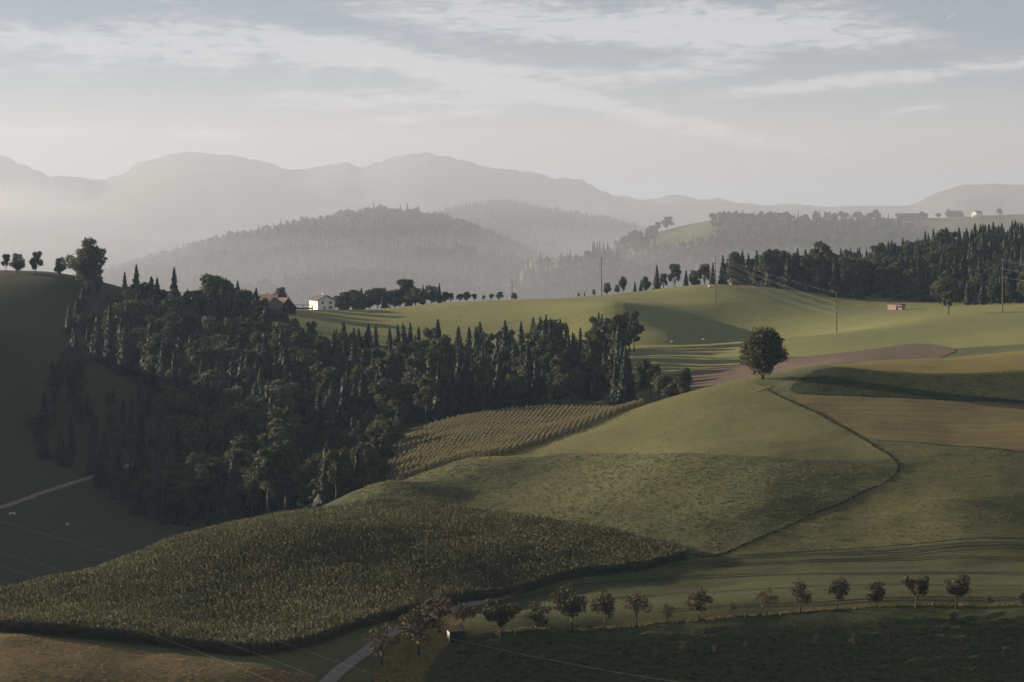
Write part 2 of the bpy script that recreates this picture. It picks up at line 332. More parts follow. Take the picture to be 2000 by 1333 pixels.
def terr_raw(px, D):
    x = (px-1000)/F*D
    z = bil(pc, dc, zc, px, np.maximum(D, 150))
    ramp_z = -2-0.34*D; w = sstep(230, 285, D); z = ramp_z*(1-w)+z*w
    z = z+relief(x, D)*sstep(250, 330, D)*(1-.72*sstep(560, 800, D))
    # cattle terraces on the orchard bank
    m = sstep(840, 900, px)*sstep(352, 357, D)*(1-sstep(377, 384, D-0.012*(px-1400)))
    ph = D+1.1*np.sin(x*.11)+0.6*np.sin(x*.37+1)+0.35*np.sin(x*.9)+relief(x*2.2, D*.7)*1.2
    z = z+m*0.27*np.sin(2*math.pi*ph/2.9)
    return z
gu, gv = np.meshgrid(PX, DD); ZG = terr_raw(gu.ravel(), gv.ravel()).reshape(gu.shape)
def ground_z(x, y):
    x = np.asarray(x, float); y = np.asarray(y, float)
    return bil(PX, DD, ZG, np.atleast_1d(1000+F*x/y), np.atleast_1d(y))
def gz(x, y): return float(ground_z(x, y)[0])
def pd(px, D): x = (px-1000)/F*D; return (x, D, gz(x, D))               # picture column + distance -> point on the ground
_ds = np.arange(302, 2000, 0.5)
def at(px, py, dmin=302):
    """first ground point seen at that place of the photograph"""
    ds = _ds[_ds >= dmin]; zt = bil(PX, DD, ZG, np.full(len(ds), float(px)), ds)
    hit = np.nonzero(zt >= (YH-py)/F*ds)[0]
    D = ds[hit[0]] if len(hit) else ds[-1]
    return ((px-1000)/F*D, D, float(zt[hit[0]] if len(hit) else zt[-1]))
def pt(p): return pd(p[0], p[1]) if len(p) == 3 else at(p[0], p[1])     # (px, py) seen, or (px, distance, 'd')

xs = (gu-1000)/F*gv
verts = np.stack([xs, gv, ZG], -1).reshape(-1, 3)
nr, nc = gu.shape
idx = np.arange(nr*nc).reshape(nr, nc)
faces = np.stack([idx[:-1, :-1], idx[:-1, 1:], idx[1:, 1:], idx[1:, :-1]], -1).reshape(-1, 4)
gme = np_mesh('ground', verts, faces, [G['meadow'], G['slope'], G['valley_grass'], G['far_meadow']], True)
fc_px = (gu[:-1, :-1]+gu[:-1, 1:])/2; fc_d = (gv[:-1, :-1]+gv[1:, :-1])/2
mi = np.zeros(fc_px.shape, np.int32)
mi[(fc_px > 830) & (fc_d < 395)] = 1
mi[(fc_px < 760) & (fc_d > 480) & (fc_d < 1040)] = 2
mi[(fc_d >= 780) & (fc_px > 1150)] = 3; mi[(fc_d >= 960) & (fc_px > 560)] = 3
gme.polygons.foreach_set('material_index', mi.ravel())
tag(link('ground', gme), kind='structure')
# the plain beyond and around
b = MB(); b.add([(-40000, -6000, -140), (40000, -6000, -140), (40000, 40000, -140), (-40000, 40000, -140)], [(0, 1, 2, 3)])
tag(b.build('valley_floor', G['valley_grass']), kind='structure')

# ------------------------------------------------------------------ fields draped on the ground
def densify(P, step, closed=True):
    o = []; m = len(P)
    for i in range(m if closed else m-1):
        a, c = np.array(P[i][:2]), np.array(P[(i+1) % m][:2]); k = max(1, int(np.linalg.norm(c-a)/step))
        for t in range(k): o.append(tuple(a+(c-a)*t/k))
    if not closed: o.append(tuple(P[-1][:2]))
    return o
def smooth_line(P, it=2, closed=False):
    P = [np.array(p[:2], float) for p in P]
    for _ in range(it):
        q = []
        m = len(P)
        for i in range(m if closed else m-1):
            a, c = P[i], P[(i+1) % m]; q += [a*.75+c*.25, a*.25+c*.75]
        P = q if closed else [P[0]]+q+[P[-1]]
    return [tuple(p) for p in P]
def inside(poly, x, y):
    poly = np.array(poly); x = np.asarray(x); y = np.asarray(y); c = np.zeros(x.shape, bool)
    x1, y1 = poly[:, 0], poly[:, 1]; x2, y2 = np.roll(x1, -1), np.roll(y1, -1)
    for a, b_, c2, d in zip(x1, y1, x2, y2):
        if b_ == d: continue
        c ^= ((b_ > y) != (d > y)) & (x < (c2-a)*(y-b_)/(d-b_)+a)
    return c
def polyw(points, it=1):
    return smooth_line([pt(p) for p in points], it, True)
def drape(name, poly, mat, off=0.12, step=3.0):
    bd = densify(poly, step*0.8); P = np.array(bd)
    gx, gy = np.meshgrid(np.arange(P[:, 0].min(), P[:, 0].max(), step), np.arange(P[:, 1].min(), P[:, 1].max(), step*.8))
    gx = gx.ravel()+NR.uniform(-.4, .4, gx.size); gy = gy.ravel()+NR.uniform(-.4, .4, gy.size)
    k = inside(bd, gx, gy); pts = [Vector(p) for p in bd]+[Vector((a, c)) for a, c in zip(gx[k], gy[k])]
    nb = len(bd)
    v, e, f, *_ = delaunay_2d_cdt(pts, [(i, (i+1) % nb) for i in range(nb)], [list(range(nb))], 1, 1e-4)
    va = np.array([(p[0], p[1]) for p in v]); z = ground_z(va[:, 0], va[:, 1])+off
    o = link(name, np_mesh(name, np.column_stack([va, z]), np.array(f), mat, True))
    return tag(o, kind='structure')
def strip(name, line, width, mat, off=0.2, it=2):
    P = densify(smooth_line(line, it), 1.5, False); vs_, fs = [], []
    P = [np.array(p) for p in P]; C = 4
    for i, p in enumerate(P):
        d = P[min(i+1, len(P)-1)]-P[max(i-1, 0)]; d = d/np.linalg.norm(d); nrm = np.array([-d[1], d[0]])
        for k in range(C+1):
            w = (k/C-.5)*width*(1+.08*math.sin(i*.7+k))
            q = p+nrm*w; vs_.append((q[0], q[1], gz(*q)+off+.03*(1-(2*k/C-1)**2)))
    for i in range(len(P)-1):
        for k in range(C):
            a = i*(C+1)+k; fs.append((a, a+1, a+C+2, a+C+1))
    return tag(link(name, np_mesh(name, vs_, fs, mat, True)), kind='structure')

poly_maize = polyw([(-60,1228+6),(0,1238),(150,1248),(300,1264),(420,1279),(500,1284),(560,1275),(640,1253),(760,1216),(880,1184),(1050,1150),(1200,1122),(1330,1098),(1352,1090),
                    (1250,1062),(1100,1032),(900,1004),(760,988),(660,505,'d'),(500,478,'d'),(330,448,'d'),(200,430,'d'),(100,410,'d'),(0,392,'d'),(-80,380,'d')], 1)
poly_upper = polyw([(742,598,'d'),(800,590,'d'),(880,903),(960,899),(1060,868),(1150,838),(1220,806),(1262,648,'d'),(1262,668,'d'),(1200,705,'d'),(1100,722,'d'),(1000,728,'d'),(900,722,'d'),(820,705,'d'),(765,672,'d'),(740,630,'d')], 1)
poly_crop = polyw([(1470,636,'d'),(1500,762),(1560,792),(1640,834),(1700,868),(1742,894),(1757,916),(1732,944),(1660,976),(1560,1017),(1470,1057),(1400,1087),(1356,1090),
                   (1250,1061),(1100,1031),(900,1003),(760,987),(650,500,'d'),(700,525,'d'),(780,560,'d'),(880,584,'d'),(965,580,'d'),(1100,608,'d'),(1200,630,'d'),(1262,642,'d'),(1350,652,'d'),(1440,655,'d')], 1)
poly_lower = polyw([(1745,897),(1757,916),(1732,944),(1660,976),(1560,1017),(1470,1057),(1400,1087),(1356,1090),(1250,1061),(1100,1031),(900,1003),(760,987),(650,500,'d'),(700,525,'d'),(780,560,'d'),(880,584,'d'),(1000,897),(1150,880),(1350,893),(1550,901),(1680,900)], 1)
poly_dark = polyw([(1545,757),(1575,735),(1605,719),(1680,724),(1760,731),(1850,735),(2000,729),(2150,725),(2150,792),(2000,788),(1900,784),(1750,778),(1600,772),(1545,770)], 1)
poly_stubble = polyw([(1535,772),(1600,774),(1750,780),(1900,786),(2150,795),(2150,895),(2000,883),(1850,872),(1720,862),(1690,858),(1640,828),(1580,795)], 1)
poly_hay = polyw([(1600,716),(1700,706),(1830,701),(2000,686),(2150,684),(2150,722),(2000,726),(1850,732),(1760,728),(1680,722)], 1)
poly_plough = polyw([(1335,728),(1410,717),(1480,707),(1560,699),(1640,691),(1720,681),(1800,670),(1850,678),(1872,686),(1850,694),(1820,712,'d'),(1700,722,'d'),(1600,705,'d'),(1500,690,'d'),(1400,685,'d'),(1320,690,'d'),(1300,760,'d')], 1)
poly_brown = polyw([(-60,1236),(0,1241),(150,1254),(300,1274),(430,1294),(520,1308),(610,1322),(620,330,'d'),(560,322,'d'),(300,316,'d'),(-80,312,'d')], 1)
poly_mown = polyw([(930,1185),(1050,1155),(1200,1125),(1330,1102),(1400,1092),(1500,1086),(1650,1076),(1800,1066),(2000,1058),(2150,1056),(2150,1188),(2000,1188),(1800,1186),(1620,1192),(1500,1203),(1350,1213),(1200,1224),(1050,1238),(980,1246),(900,1246),(905,1215)], 1)
poly_swath = polyw([(1410,1088),(1480,1055),(1570,1015),(1670,975),(1738,943),(1762,915),(1748,894),(1712,866),(1850,875),(2000,886),(2150,896),(2150,1052),(2000,1054),(1800,1062),(1650,1072),(1500,1083)], 1)
poly_mound = polyw([(765,1262),(800,1236),(850,1212),(905,1194),(925,1190),(900,1215),(895,1240),(878,1262),(850,1285),(825,1333),(815,340,'d'),(745,338,'d'),(725,345,'d'),(742,1295)], 1)
drape('maize_field', poly_maize, G['soil'], 0.10)
drape('ripe_maize_field', poly_upper, G['soil'], 0.12, 4)
drape('knoll_meadow', poly_crop, G['crop'], 0.14)
drape('fodder_field', poly_lower, G['fodder'], 0.22)
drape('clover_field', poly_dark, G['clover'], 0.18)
drape('stubble_field', poly_stubble, G['stubble'], 0.16)
drape('hay_meadow', poly_hay, G['hay'], 0.14)
drape('ploughed_field', poly_plough, G['plough'], 0.16, 4)
drape('dry_meadow', poly_brown, G['brown'], 0.14)
drape('mown_meadow', poly_mown, G['mown'], 0.12)
drape('grass_meadow', poly_swath, G['swath'], 0.12)
drape('orchard_mound', poly_mound, G['mound'], 0.12)
road_line = [pt(p) for p in [(590,318,'d'),(640,1333),(680,1300),(735,1257),(790,1228),(840,1208),(885,1192),(930,1181),(985,1170),(1040,428,'d')]]
strip('road', road_line, 2.2, M_road, 0.22)
strip('valley_road', [pt(p) for p in [(-150,655,'d'),(0,993),(60,972),(120,952),(168,936),(260,760,'d')]], 3.2, M_road, 0.22)
strip('farm_track', [at(1448, 771), at(1472, 768), at(1492, 762), at(1503, 757)], .9, M_path, 0.26)
M_rut = ground_mat('wheel track', (.026, .027, .014), (.034, .033, .018))
for ln in ([(1385,1108),(1500,1103),(1600,1098),(1800,1081),(2000,1072),(2120,1068)], [(1640,1096),(1800,1093),(2000,1095),(2120,1097)], [(960,1178),(1100,1152),(1300,1130),(1450,1125),(1600,1123),(1800,1120),(2000,1121),(2120,1122)],
           [(1080,1188),(1250,1168),(1400,1157),(1600,1147),(1750,1143),(2000,1146),(2120,1148)], [(1300,1196),(1500,1183),(1650,1177),(2000,1172),(2120,1172)], [(1420,1092),(1600,1083),(1800,1073),(2000,1064)]):
    wl_ = smooth_line([at(*q) for q in ln], 2)
    for o_ in (-.85, .85):
        side = []
        for i_, q in enumerate(wl_):
            d_ = np.array(wl_[min(i_+1, len(wl_)-1)])-np.array(wl_[max(i_-1, 0)]); d_ = d_/np.linalg.norm(d_); side.append((q[0]-d_[1]*o_, q[1]+d_[0]*o_))
        strip('wheel_track', side, .42, M_rut, 0.20, 0)
tr = [(1500,764),(1560,792),(1640,834),(1700,868),(1744,894),(1758,916),(1735,944),(1660,976),(1560,1017),(1470,1057),(1400,1087)]
EDGE_LINE = smooth_line([at(*p) for p in tr], 2)

# ------------------------------------------------------------------ far hills and mountains
def hill(name, crest, Dc, front, back, mat, nzamp=4.0, cols=160, rows=60, pxr=None, base=-142, power=1.0, seed=0, fold=0.0):
    """a ridge: crest given as (px, py) at distance Dc, falling to the plain in front and behind"""
    c = np.array(crest, float); p = np.linspace(c[0, 0], c[-1, 0], cols); y = np.interp(p, c[:, 0], c[:, 1])
    kw = max(3, cols//26)|1; pad = np.pad(y, kw//2, mode='edge'); ysm = np.convolve(pad, np.hanning(kw+2)[1:-1]/np.hanning(kw+2)[1:-1].sum(), 'valid')
    zc_ = (YH-y)/F*Dc; zsm = (YH-ysm)/F*Dc; t = np.concatenate([-np.linspace(1, 0, int(rows*.65))**1.15, np.linspace(0, 1, int(rows*.35)+1)[1:]])
    rg = np.random.default_rng(seed); ws = [(rg.uniform(.6, 1.4)*2*math.pi/w, rg.uniform(0, 6.28), rg.uniform(0, 6.28), a) for w, a in ((front*.6, 1), (front*.3, .6), (front*.15, .35), (front*.08, .2)) for _ in range(2)]
    gp, gt = np.meshgrid(p, t); D = Dc+np.where(gt < 0, gt*front, gt*back); X = (gp-1000)/F*D
    s = np.where(gt < 0, (1-np.abs(gt))**power, 1-gt); s = s*s*(3-2*s)*.45+s*.55
    ztop = zsm[None, :]+(zc_-zsm)[None, :]*s**14; Zz = base+(ztop-base)*s
    rel = sum(a*np.sin(k*(X*math.cos(th)+D*math.sin(th))+ph) for k, th, ph, a in ws)
    env = 4*s*(1-s)
    Zz = Zz+rel*nzamp*env
    if fold: Zz = Zz-fold*.4*env*np.sin(X/front*5.3+seed+gt*2.0)**2
    v = np.stack([X, D, Zz], -1).reshape(-1, 3); idx = np.arange(v.shape[0]).reshape(gp.shape)
    f = np.stack([idx[:-1, :-1], idx[:-1, 1:], idx[1:, 1:], idx[1:, :-1]], -1).reshape(-1, 4)
    o = tag(link(name, np_mesh(name, v, f, mat, True)), kind='structure')
    def zf(px, D_):
        tt = np.where(D_ < Dc, (D_-Dc)/front, (D_-Dc)/back); j = np.interp(tt, t, np.arange(len(t))); i = np.interp(px, p, np.arange(len(p)))
        i0 = np.clip(i.astype(int), 0, len(p)-2); j0 = np.clip(j.astype(int), 0, len(t)-2); fx, fy = i-i0, j-j0
        return (Zz[j0, i0]*(1-fx)+Zz[j0, i0+1]*fx)*(1-fy)+(Zz[j0+1, i0]*(1-fx)+Zz[j0+1, i0+1]*fx)*fy
    return o, zf
M_rock = plain('mountain forest and rock', (.07, .075, .07), 1.0, 0.3, 0.004)
M_hill = ground_mat('wooded hill floor', (.05, .05, .03), (.06, .055, .035), fine=0.3)
M_ridge = ground_mat('ridge pasture', (.12, .125, .055), (.14, .135, .065), fine=0.3)
mts = [(-900,300),(-400,292),(-100,286),(0,303),(50,326),(100,343),(190,350),(235,345),(252,332),(275,318),(310,306),(365,297),(400,301),(440,303),(500,314),(530,320),(555,332),(590,332),(620,326),(660,320),(672,319),(700,328),(715,326),(760,309),(800,301),(830,300),(880,306),(920,318),(980,331),(1040,338),(1080,348),(1125,349),(1140,355),(1160,366),(1200,383),(1240,400),(1300,408),(1500,425)]
def jag(c, amp, step, seed):
    c = np.array(c, float); rg = np.random.default_rng(seed); p = np.arange(c[0, 0], c[-1, 0], step)
    y = np.interp(p, c[:, 0], c[:, 1]); k = rg.normal(0, 1, len(p)); k = (k+np.roll(k, 1)+np.roll(k, 2)*.6)*amp*.5
    return list(zip(p, y+k))
hill('mountain', jag(mts, 2.6, 6, 1), 9500, 3600, 2500, M_rock, 20, 640, 60, seed=3, fold=60)
hill('mountain', jag([(500,512),(800,470),(1050,422),(1180,404),(1280,402),(1350,398),(1430,395),(1500,402),(1550,398),(1620,405),(1680,402),(1740,403),(1800,400),(1900,402),(2100,400),(2900,395)], .7, 8, 2), 7600, 2200, 1800, M_rock, 14, 300, 50, seed=4, fold=40)
hill('mountain', jag([(1250,530),(1400,475),(1560,440),(1640,425),(1740,408),(1790,396),(1830,376),(1880,361),(1940,360),(2000,362),(2200,350),(2600,372),(3000,400)], .7, 9, 5), 6200, 1600, 1500, M_rock, 14, 240, 50, seed=5, fold=40)
hill('mountain', jag([(1150,400),(1200,384),(1225,380),(1245,390),(1280,388),(1310,380),(1345,384),(1370,392),(1400,387),(1440,396),(1500,405)], 1.2, 8, 8), 12500, 1500, 1500, M_rock, 10, 120, 30, seed=6)
hill('far_hill', jag([(-500,470),(-100,462),(40,460),(120,461),(200,466),(340,470),(420,492),(520,520),(580,539)], .8, 9, 9), 5600, 900, 800, M_hill, 8, 120, 40, seed=7)
_, hz_mid = hill('far_hill', [(180,560),(260,536),(330,522),(390,503),(450,486),(520,474),(580,462),(650,448),(700,440),(740,432),(780,434),(850,444),(910,462),(960,482),(1010,502),(1050,522),(1110,548),(1200,590),(1240,607)], 3300, 1050, 700, M_hill, 9, 200, 80, seed=8, fold=14)
_, hz_second = hill('far_hill', [(620,560),(700,500),(780,455),(850,430),(900,418),(960,408),(1000,408),(1060,418),(1120,428),(1180,440),(1230,452),(1300,470),(1400,500),(1500,560)], 4600, 1300, 800, M_hill, 10, 160, 60, seed=9, fold=14)
_, hz_ridge = hill('far_ridge', [(1060,624),(1120,560),(1180,500),(1240,462),(1290,452),(1340,440),(1390,430),(1430,430),(1500,430),(1600,430),(1700,428),(1750,427),(1850,426),(1900,423),(1950,420),(2000,419),(2300,415),(2700,430)], 3000, 800, 700, M_ridge, 5, 200, 70, seed=10, power=1.3)
_, hz_field = hill('field_hill', [(900,641),(1000,545),(1040,508),(1080,503),(1120,501),(1160,500),(1230,530),(1330,641)], 2750, 330, 400, M_ridge, 2, 80, 40, seed=12)

# ------------------------------------------------------------------ tree builders
def quads_np(centers, normals, sizes, rng, aspect=1.5):
    n_ = len(centers); t = np.cross(normals, rng.normal(size=(n_, 3))); t /= np.linalg.norm(t, axis=1)[:, None]+1e-9
    b_ = np.cross(normals, t); b_ /= np.linalg.norm(b_, axis=1)[:, None]+1e-9
    a = t*(sizes*aspect/2)[:, None]; c = b_*(sizes/2)[:, None]; k = rng.uniform(.1, .5, n_)[:, None]
    v = np.stack([centers-a, centers-c+a*k, centers+a, centers+c+a*k], 1).reshape(-1, 3)
    return v, np.arange(n_*4).reshape(-1, 4)
def spruce_mesh(seed, h=25.0, r=3.6, mat=None, lev=30, low=0.06, nb=9, dens=13, leaf=1.15):
    """spruce crown: whorls of drooping branches, each a spine with hanging sprays of needles"""
    rg = np.random.default_rng(seed); vs_, fs, cs, ns, sz = [], [], [], [], []
    ph = 0
    for i in range(lev):
        t = low+(0.985-low)*(i/(lev-1))**1.0; z = t*h
        rr = r*((1-t)**.80)*(0.55+0.45*min(1, (t-low)*9+.35))*rg.uniform(.82, 1.18)+0.10
        m = max(4, int(nb*(0.5+0.5*(1-t))+rg.integers(-1, 2))); ph += 0.9
        for k in range(m):
            a = ph+2*math.pi*k/m+rg.uniform(-.35, .35); L = rr*rg.uniform(.55, 1.15); w = L*rg.uniform(.14, .22)+.08
            dr = rg.uniform(.25, .55) if t < .8 else rg.uniform(-.15, .3)
            ca, sa = math.cos(a), math.sin(a); n0 = len(vs_); S = 3
            for s in range(S+1):
                u = s/S; rad = L*u; zz = z-L*dr*u+L*.35*u*u*dr; ww = w*(1.1-.8*u)
                vs_ += [(ca*rad-sa*ww, sa*rad+ca*ww, zz-.4*ww), (ca*rad, sa*rad, zz), (ca*rad+sa*ww, sa*rad-ca*ww, zz-.4*ww)]
            for s in range(S):
                q = n0+s*3; fs += [(q, q+1, q+4, q+3), (q+1, q+2, q+5, q+4)]
            nd = max(2, int(dens*(.35+.65*L/r)))
            for s in range(nd):
                u = (s+rg.uniform(.2, 1))/nd; u = .18+.82*u; rad = L*u; zz = z-L*dr*u+L*.35*u*u*dr; sw = rg.uniform(-1, 1)*w*1.6*(1.1-.7*u); q = leaf*rg.uniform(.55, 1.2)*(.62+.38*(1-t)**.5)
                cs.append((ca*rad-sa*sw, sa*rad+ca*sw, zz-q*.38)); ns.append((ca*.7+rg.normal()*.5, sa*.7+rg.normal()*.5, .35+rg.normal()*.35)); sz.append(q)
    q0 = len(vs_); kk, jj = 9, 10                       # dense inner foliage
    for j in range(jj+1):
        t = low+.03+(.97-low)*j/jj
        for k in range(kk):
            a = 2*math.pi*(k+.5*(j % 2))/kk; q = .62*r*((1-t)**.8)*rg.uniform(.6, 1.25)+.03; vs_.append((q*math.cos(a), q*math.sin(a), t*h+rg.uniform(-.4, .4)*(j < jj)))
    for j in range(jj):
        for k in range(kk): fs.append((q0+j*kk+k, q0+j*kk+(k+1) % kk, q0+(j+1)*kk+(k+1) % kk, q0+(j+1)*kk+k))
    v0 = np.array(vs_); f0 = np.array(fs); ns = np.array(ns); ns /= np.linalg.norm(ns, axis=1)[:, None]
    n_ = len(cs); c = np.array(cs); up = np.tile((0, 0, 1.0), (n_, 1)); tt = np.cross(ns, up); tt /= np.linalg.norm(tt, axis=1)[:, None]+1e-9; bb = np.cross(ns, tt); sz = np.array(sz)
    A_ = tt*(sz*.42)[:, None]; B_ = bb*(sz*.75)[:, None]
    v1 = np.stack([c-A_*.8+B_*-.5, c+A_*.8+B_*-.5, c+A_*.45+B_, c-A_*.3+B_*.8], 1).reshape(-1, 3); f1 = np.arange(n_*4).reshape(-1, 4)+len(v0)
    return np_mesh('spruce_crown', np.concatenate([v0, v1]), np.concatenate([f0, f1]), mat)
def trunk_mesh(name, h, r, mat, limbs=(), n_=7, lean=0):
    b_ = MB(); K_ = 5
    b_.tube([(lean*(k/K_)**2+.02*r*math.sin(k*2), 0.02*math.sin(k), h*k/K_-.6*(k == 0)) for k in range(K_+1)], [r*(1.45 if k == 0 else 1)*(1-.85*k/K_) for k in range(K_+1)], n_)
    for (p, rr) in limbs: b_.tube(p, rr, 4, False)
    return b_.mesh(name, mat, True)
def broad_mesh(seed, h, rx, zbase, nclump, nleaf, leaf, mat, bark, shape='round', trunk_r=None, clump=(.26, .4), skew=0):
    """crown of leaf clumps on limbs; returns (trunk mesh, crown mesh)"""
    rg = np.random.default_rng(seed); cz = (h+zbase)/2; rz_ = (h-zbase)/2; C, Rr = [], []
    for k in range(nclump):
        for _ in range(40):
            d = rg.normal(size=3); d /= np.linalg.norm(d); q = d*rg.uniform(.45, .80)
            w = 1.0
            if shape == 'dome': w = 1.0 if q[2] < .2 else 1-.3*(q[2]-.2)
            if shape == 'column': w = .95
            if shape == 'egg': w = 1-.28*q[2]
            c = np.array([q[0]*rx*w+skew*q[2], q[1]*rx*w, cz+q[2]*rz_])
            if all(np.linalg.norm((c-o)/(rx, rx, rz_)) > .28 for o in C): break
        C.append(c); Rr.append(rg.uniform(*clump)*rx)
    C.append(np.array([0, 0, cz])); Rr.append(.45*rx); C = np.array(C); Rr = np.array(Rr)
    per = (Rr**2/np.sum(Rr**2)*nleaf).astype(int); cs, ns = [], []
    for c, r_, m in zip(C, Rr, per):
        d = rg.normal(size=(m, 3)); d /= np.linalg.norm(d, axis=1)[:, None]
        lump = 1+.22*np.sin(d[:, 0]*5+seed+c[0])*np.sin(d[:, 1]*6+c[1])+.15*np.sin(d[:, 2]*9+c[2])
        rad = r_*lump*rg.uniform(.30, 1.0, m)**.42
        p = c+d*rad[:, None]*np.array([1, 1, .86]); cs.append(p); ns.append(d*.6+rg.normal(size=(m, 3))*.6+np.array([0, 0, .25]))
    cs = np.concatenate(cs); ns = np.concatenate(ns); ns /= np.linalg.norm(ns, axis=1)[:, None]
    kz = (h-leaf*.4)/np.percentile(cs[:, 2], 99.7); kr = rx/np.percentile(np.hypot(cs[:, 0], cs[:, 1]), 98)
    cs = cs*(kr, kr, kz); C = C*(kr, kr, kz)
    v, f = quads_np(cs, ns, rg.uniform(.6, 1.35, len(cs))*leaf, rg)
    tr_ = trunk_r or h*.022; limbs = []
    for c, r_ in zip(C[:-1], Rr):
        z0 = min(zbase+rg.uniform(-.05, .35)*(h-zbase), c[2]-.05*h); mid = np.array([c[0]*.4, c[1]*.4, z0+(c[2]-z0)*.62])
        limbs.append(([(0, 0, max(z0, zbase*.75)), tuple(mid), tuple(c)], [tr_*.42, tr_*.28, tr_*.08]))
        for _ in range(2):
            e = c+rg.normal(size=3)*r_*.6; limbs.append(([tuple(mid*.4+c*.6), tuple(e)], [tr_*.14, tr_*.04]))
    return trunk_mesh('trunk', cz+rz_*.3, tr_, bark, limbs), np_mesh('broadleaf_crown', v, f, mat)

SPR = [spruce_mesh(20+i, 25, r_, LF['spruce'], lev, low) for i, (r_, lev, low) in enumerate([(4.6, 30, .05), (4.0, 30, .08), (5.2, 28, .04), (3.7, 28, .10), (4.9, 26, .06), (4.3, 32, .04)])]
SPT = trunk_mesh('trunk', 24.5, .38, M_bark, n_=6)
BRD = [broad_mesh(50+i, h, rx, zb, ncl, nl, lf, LF['broad'], M_bark, sh) for i, (h, rx, zb, ncl, nl, lf, sh) in enumerate([
    (20, 5.6, 4.5, 15, 5200, .62, 'round'), (22, 4.8, 5, 17, 5000, .62, 'egg'), (18, 6.2, 3.2, 18, 5600, .62, 'dome'), (21, 4.0, 6, 14, 4200, .6, 'egg'), (16, 5.2, 2.0, 14, 4800, .6, 'round')])]
SHR = [broad_mesh(70+i, h, rx, zb, ncl, nl, .5, LF['broad'], M_bark, sh) for i, (h, rx, zb, ncl, nl, sh) in enumerate([(12, 4.6, .8, 15, 4200, 'egg'), (12, 5.4, .5, 17, 4600, 'dome'), (12, 3.7, 1.0, 13, 3600, 'egg')])]
PAL = [broad_mesh(60+i, h, rx, zb, ncl, nl, lf, LF['pale'], M_bark, sh) for i, (h, rx, zb, ncl, nl, lf, sh) in enumerate([(20, 4.2, 5, 14, 3600, .6, 'egg'), (17, 5.0, 4, 15, 4200, .6, 'round')])]

def tree(name, meshes, loc, h_scale, rz, label, cat='tree', group=None, parts=('trunk', 'crown'), wide=1.0):
    o = empty(name, (loc[0], loc[1], loc[2]-.1), rz); o.scale = (h_scale*wide, h_scale*wide, h_scale)
    for pn, me in zip(parts, meshes): link(pn, me, o)
    return tag(o, label, cat, group)

# joined prototypes for scattered stuff
def scatter(name, pts, rots, scls, sources, ids=None):
    """one stuff object: instances of the sources on points"""
    pts = np.asarray(pts, np.float32); me = bpy.data.meshes.new(name); me.vertices.add(len(pts)); me.vertices.foreach_set('co', pts.ravel())
    for nm, arr, ty in (('rot', rots, 'FLOAT'), ('scl', scls, 'FLOAT'), ('pick', ids if ids is not None else NR.integers(0, len(sources), len(pts)), 'INT')):
        at_ = me.attributes.new(nm, ty, 'POINT'); at_.data.foreach_set('value', np.asarray(arr, np.float32 if ty == 'FLOAT' else np.int32))
    o = link(name, me); cl = bpy.data.collections.new(name+'_sources')
    for i, s in enumerate(sources):
        so = bpy.data.objects.new('src%02d_%s' % (i, name), s); cl.objects.link(so)
    ng = bpy.data.node_groups.new(name, 'GeometryNodeTree'); ng.interface.new_socket('Geometry', in_out='INPUT', socket_type='NodeSocketGeometry'); ng.interface.new_socket('Geometry', in_out='OUTPUT', socket_type='NodeSocketGeometry')
    N = ng.nodes.new; L = ng.links.new
    gi, go = N('NodeGroupInput'), N('NodeGroupOutput'); iop = N('GeometryNodeInstanceOnPoints'); ci = N('GeometryNodeCollectionInfo')
    ci.inputs[0].default_value = cl; ci.inputs['Separate Children'].default_value = True; ci.inputs['Reset Children'].default_value = True
    def attr(nm, ty):
        a_ = N('GeometryNodeInputNamedAttribute'); a_.data_type = ty; a_.inputs[0].default_value = nm; return a_.outputs[0]
    cx = N('ShaderNodeCombineXYZ'); L(attr('rot', 'FLOAT'), cx.inputs[2]); 
    L(gi.outputs[0], iop.inputs['Points']); L(ci.outputs[0], iop.inputs['Instance']); iop.inputs['Pick Instance'].default_value = True
    L(attr('pick', 'INT'), iop.inputs['Instance Index']); L(cx.outputs[0], iop.inputs['Rotation']); L(attr('scl', 'FLOAT'), iop.inputs['Scale'])
    L(iop.outputs[0], go.inputs[0])
    md = o.modifiers.new('scatter', 'NODES'); md.node_group = ng
    return tag(o, kind='stuff')
def joined(trunk, crown, name):
    a_ = [np.array([v.co[:] for v in m.vertices]) for m in (trunk, crown)]
    fs = [tuple(p.vertices) for p in trunk.polygons]+[tuple(i+len(a_[0]) for i in p.vertices) for p in crown.polygons]
    me = bpy.data.meshes.new(name); me.from_pydata(np.concatenate(a_).tolist(), [], fs); me.materials.append(crown.materials[0]); me.materials.append(trunk.materials[0])
    k = len(trunk.polygons); me.polygons.foreach_set('material_index', [1]*k+[0]*(len(fs)-k)); return me

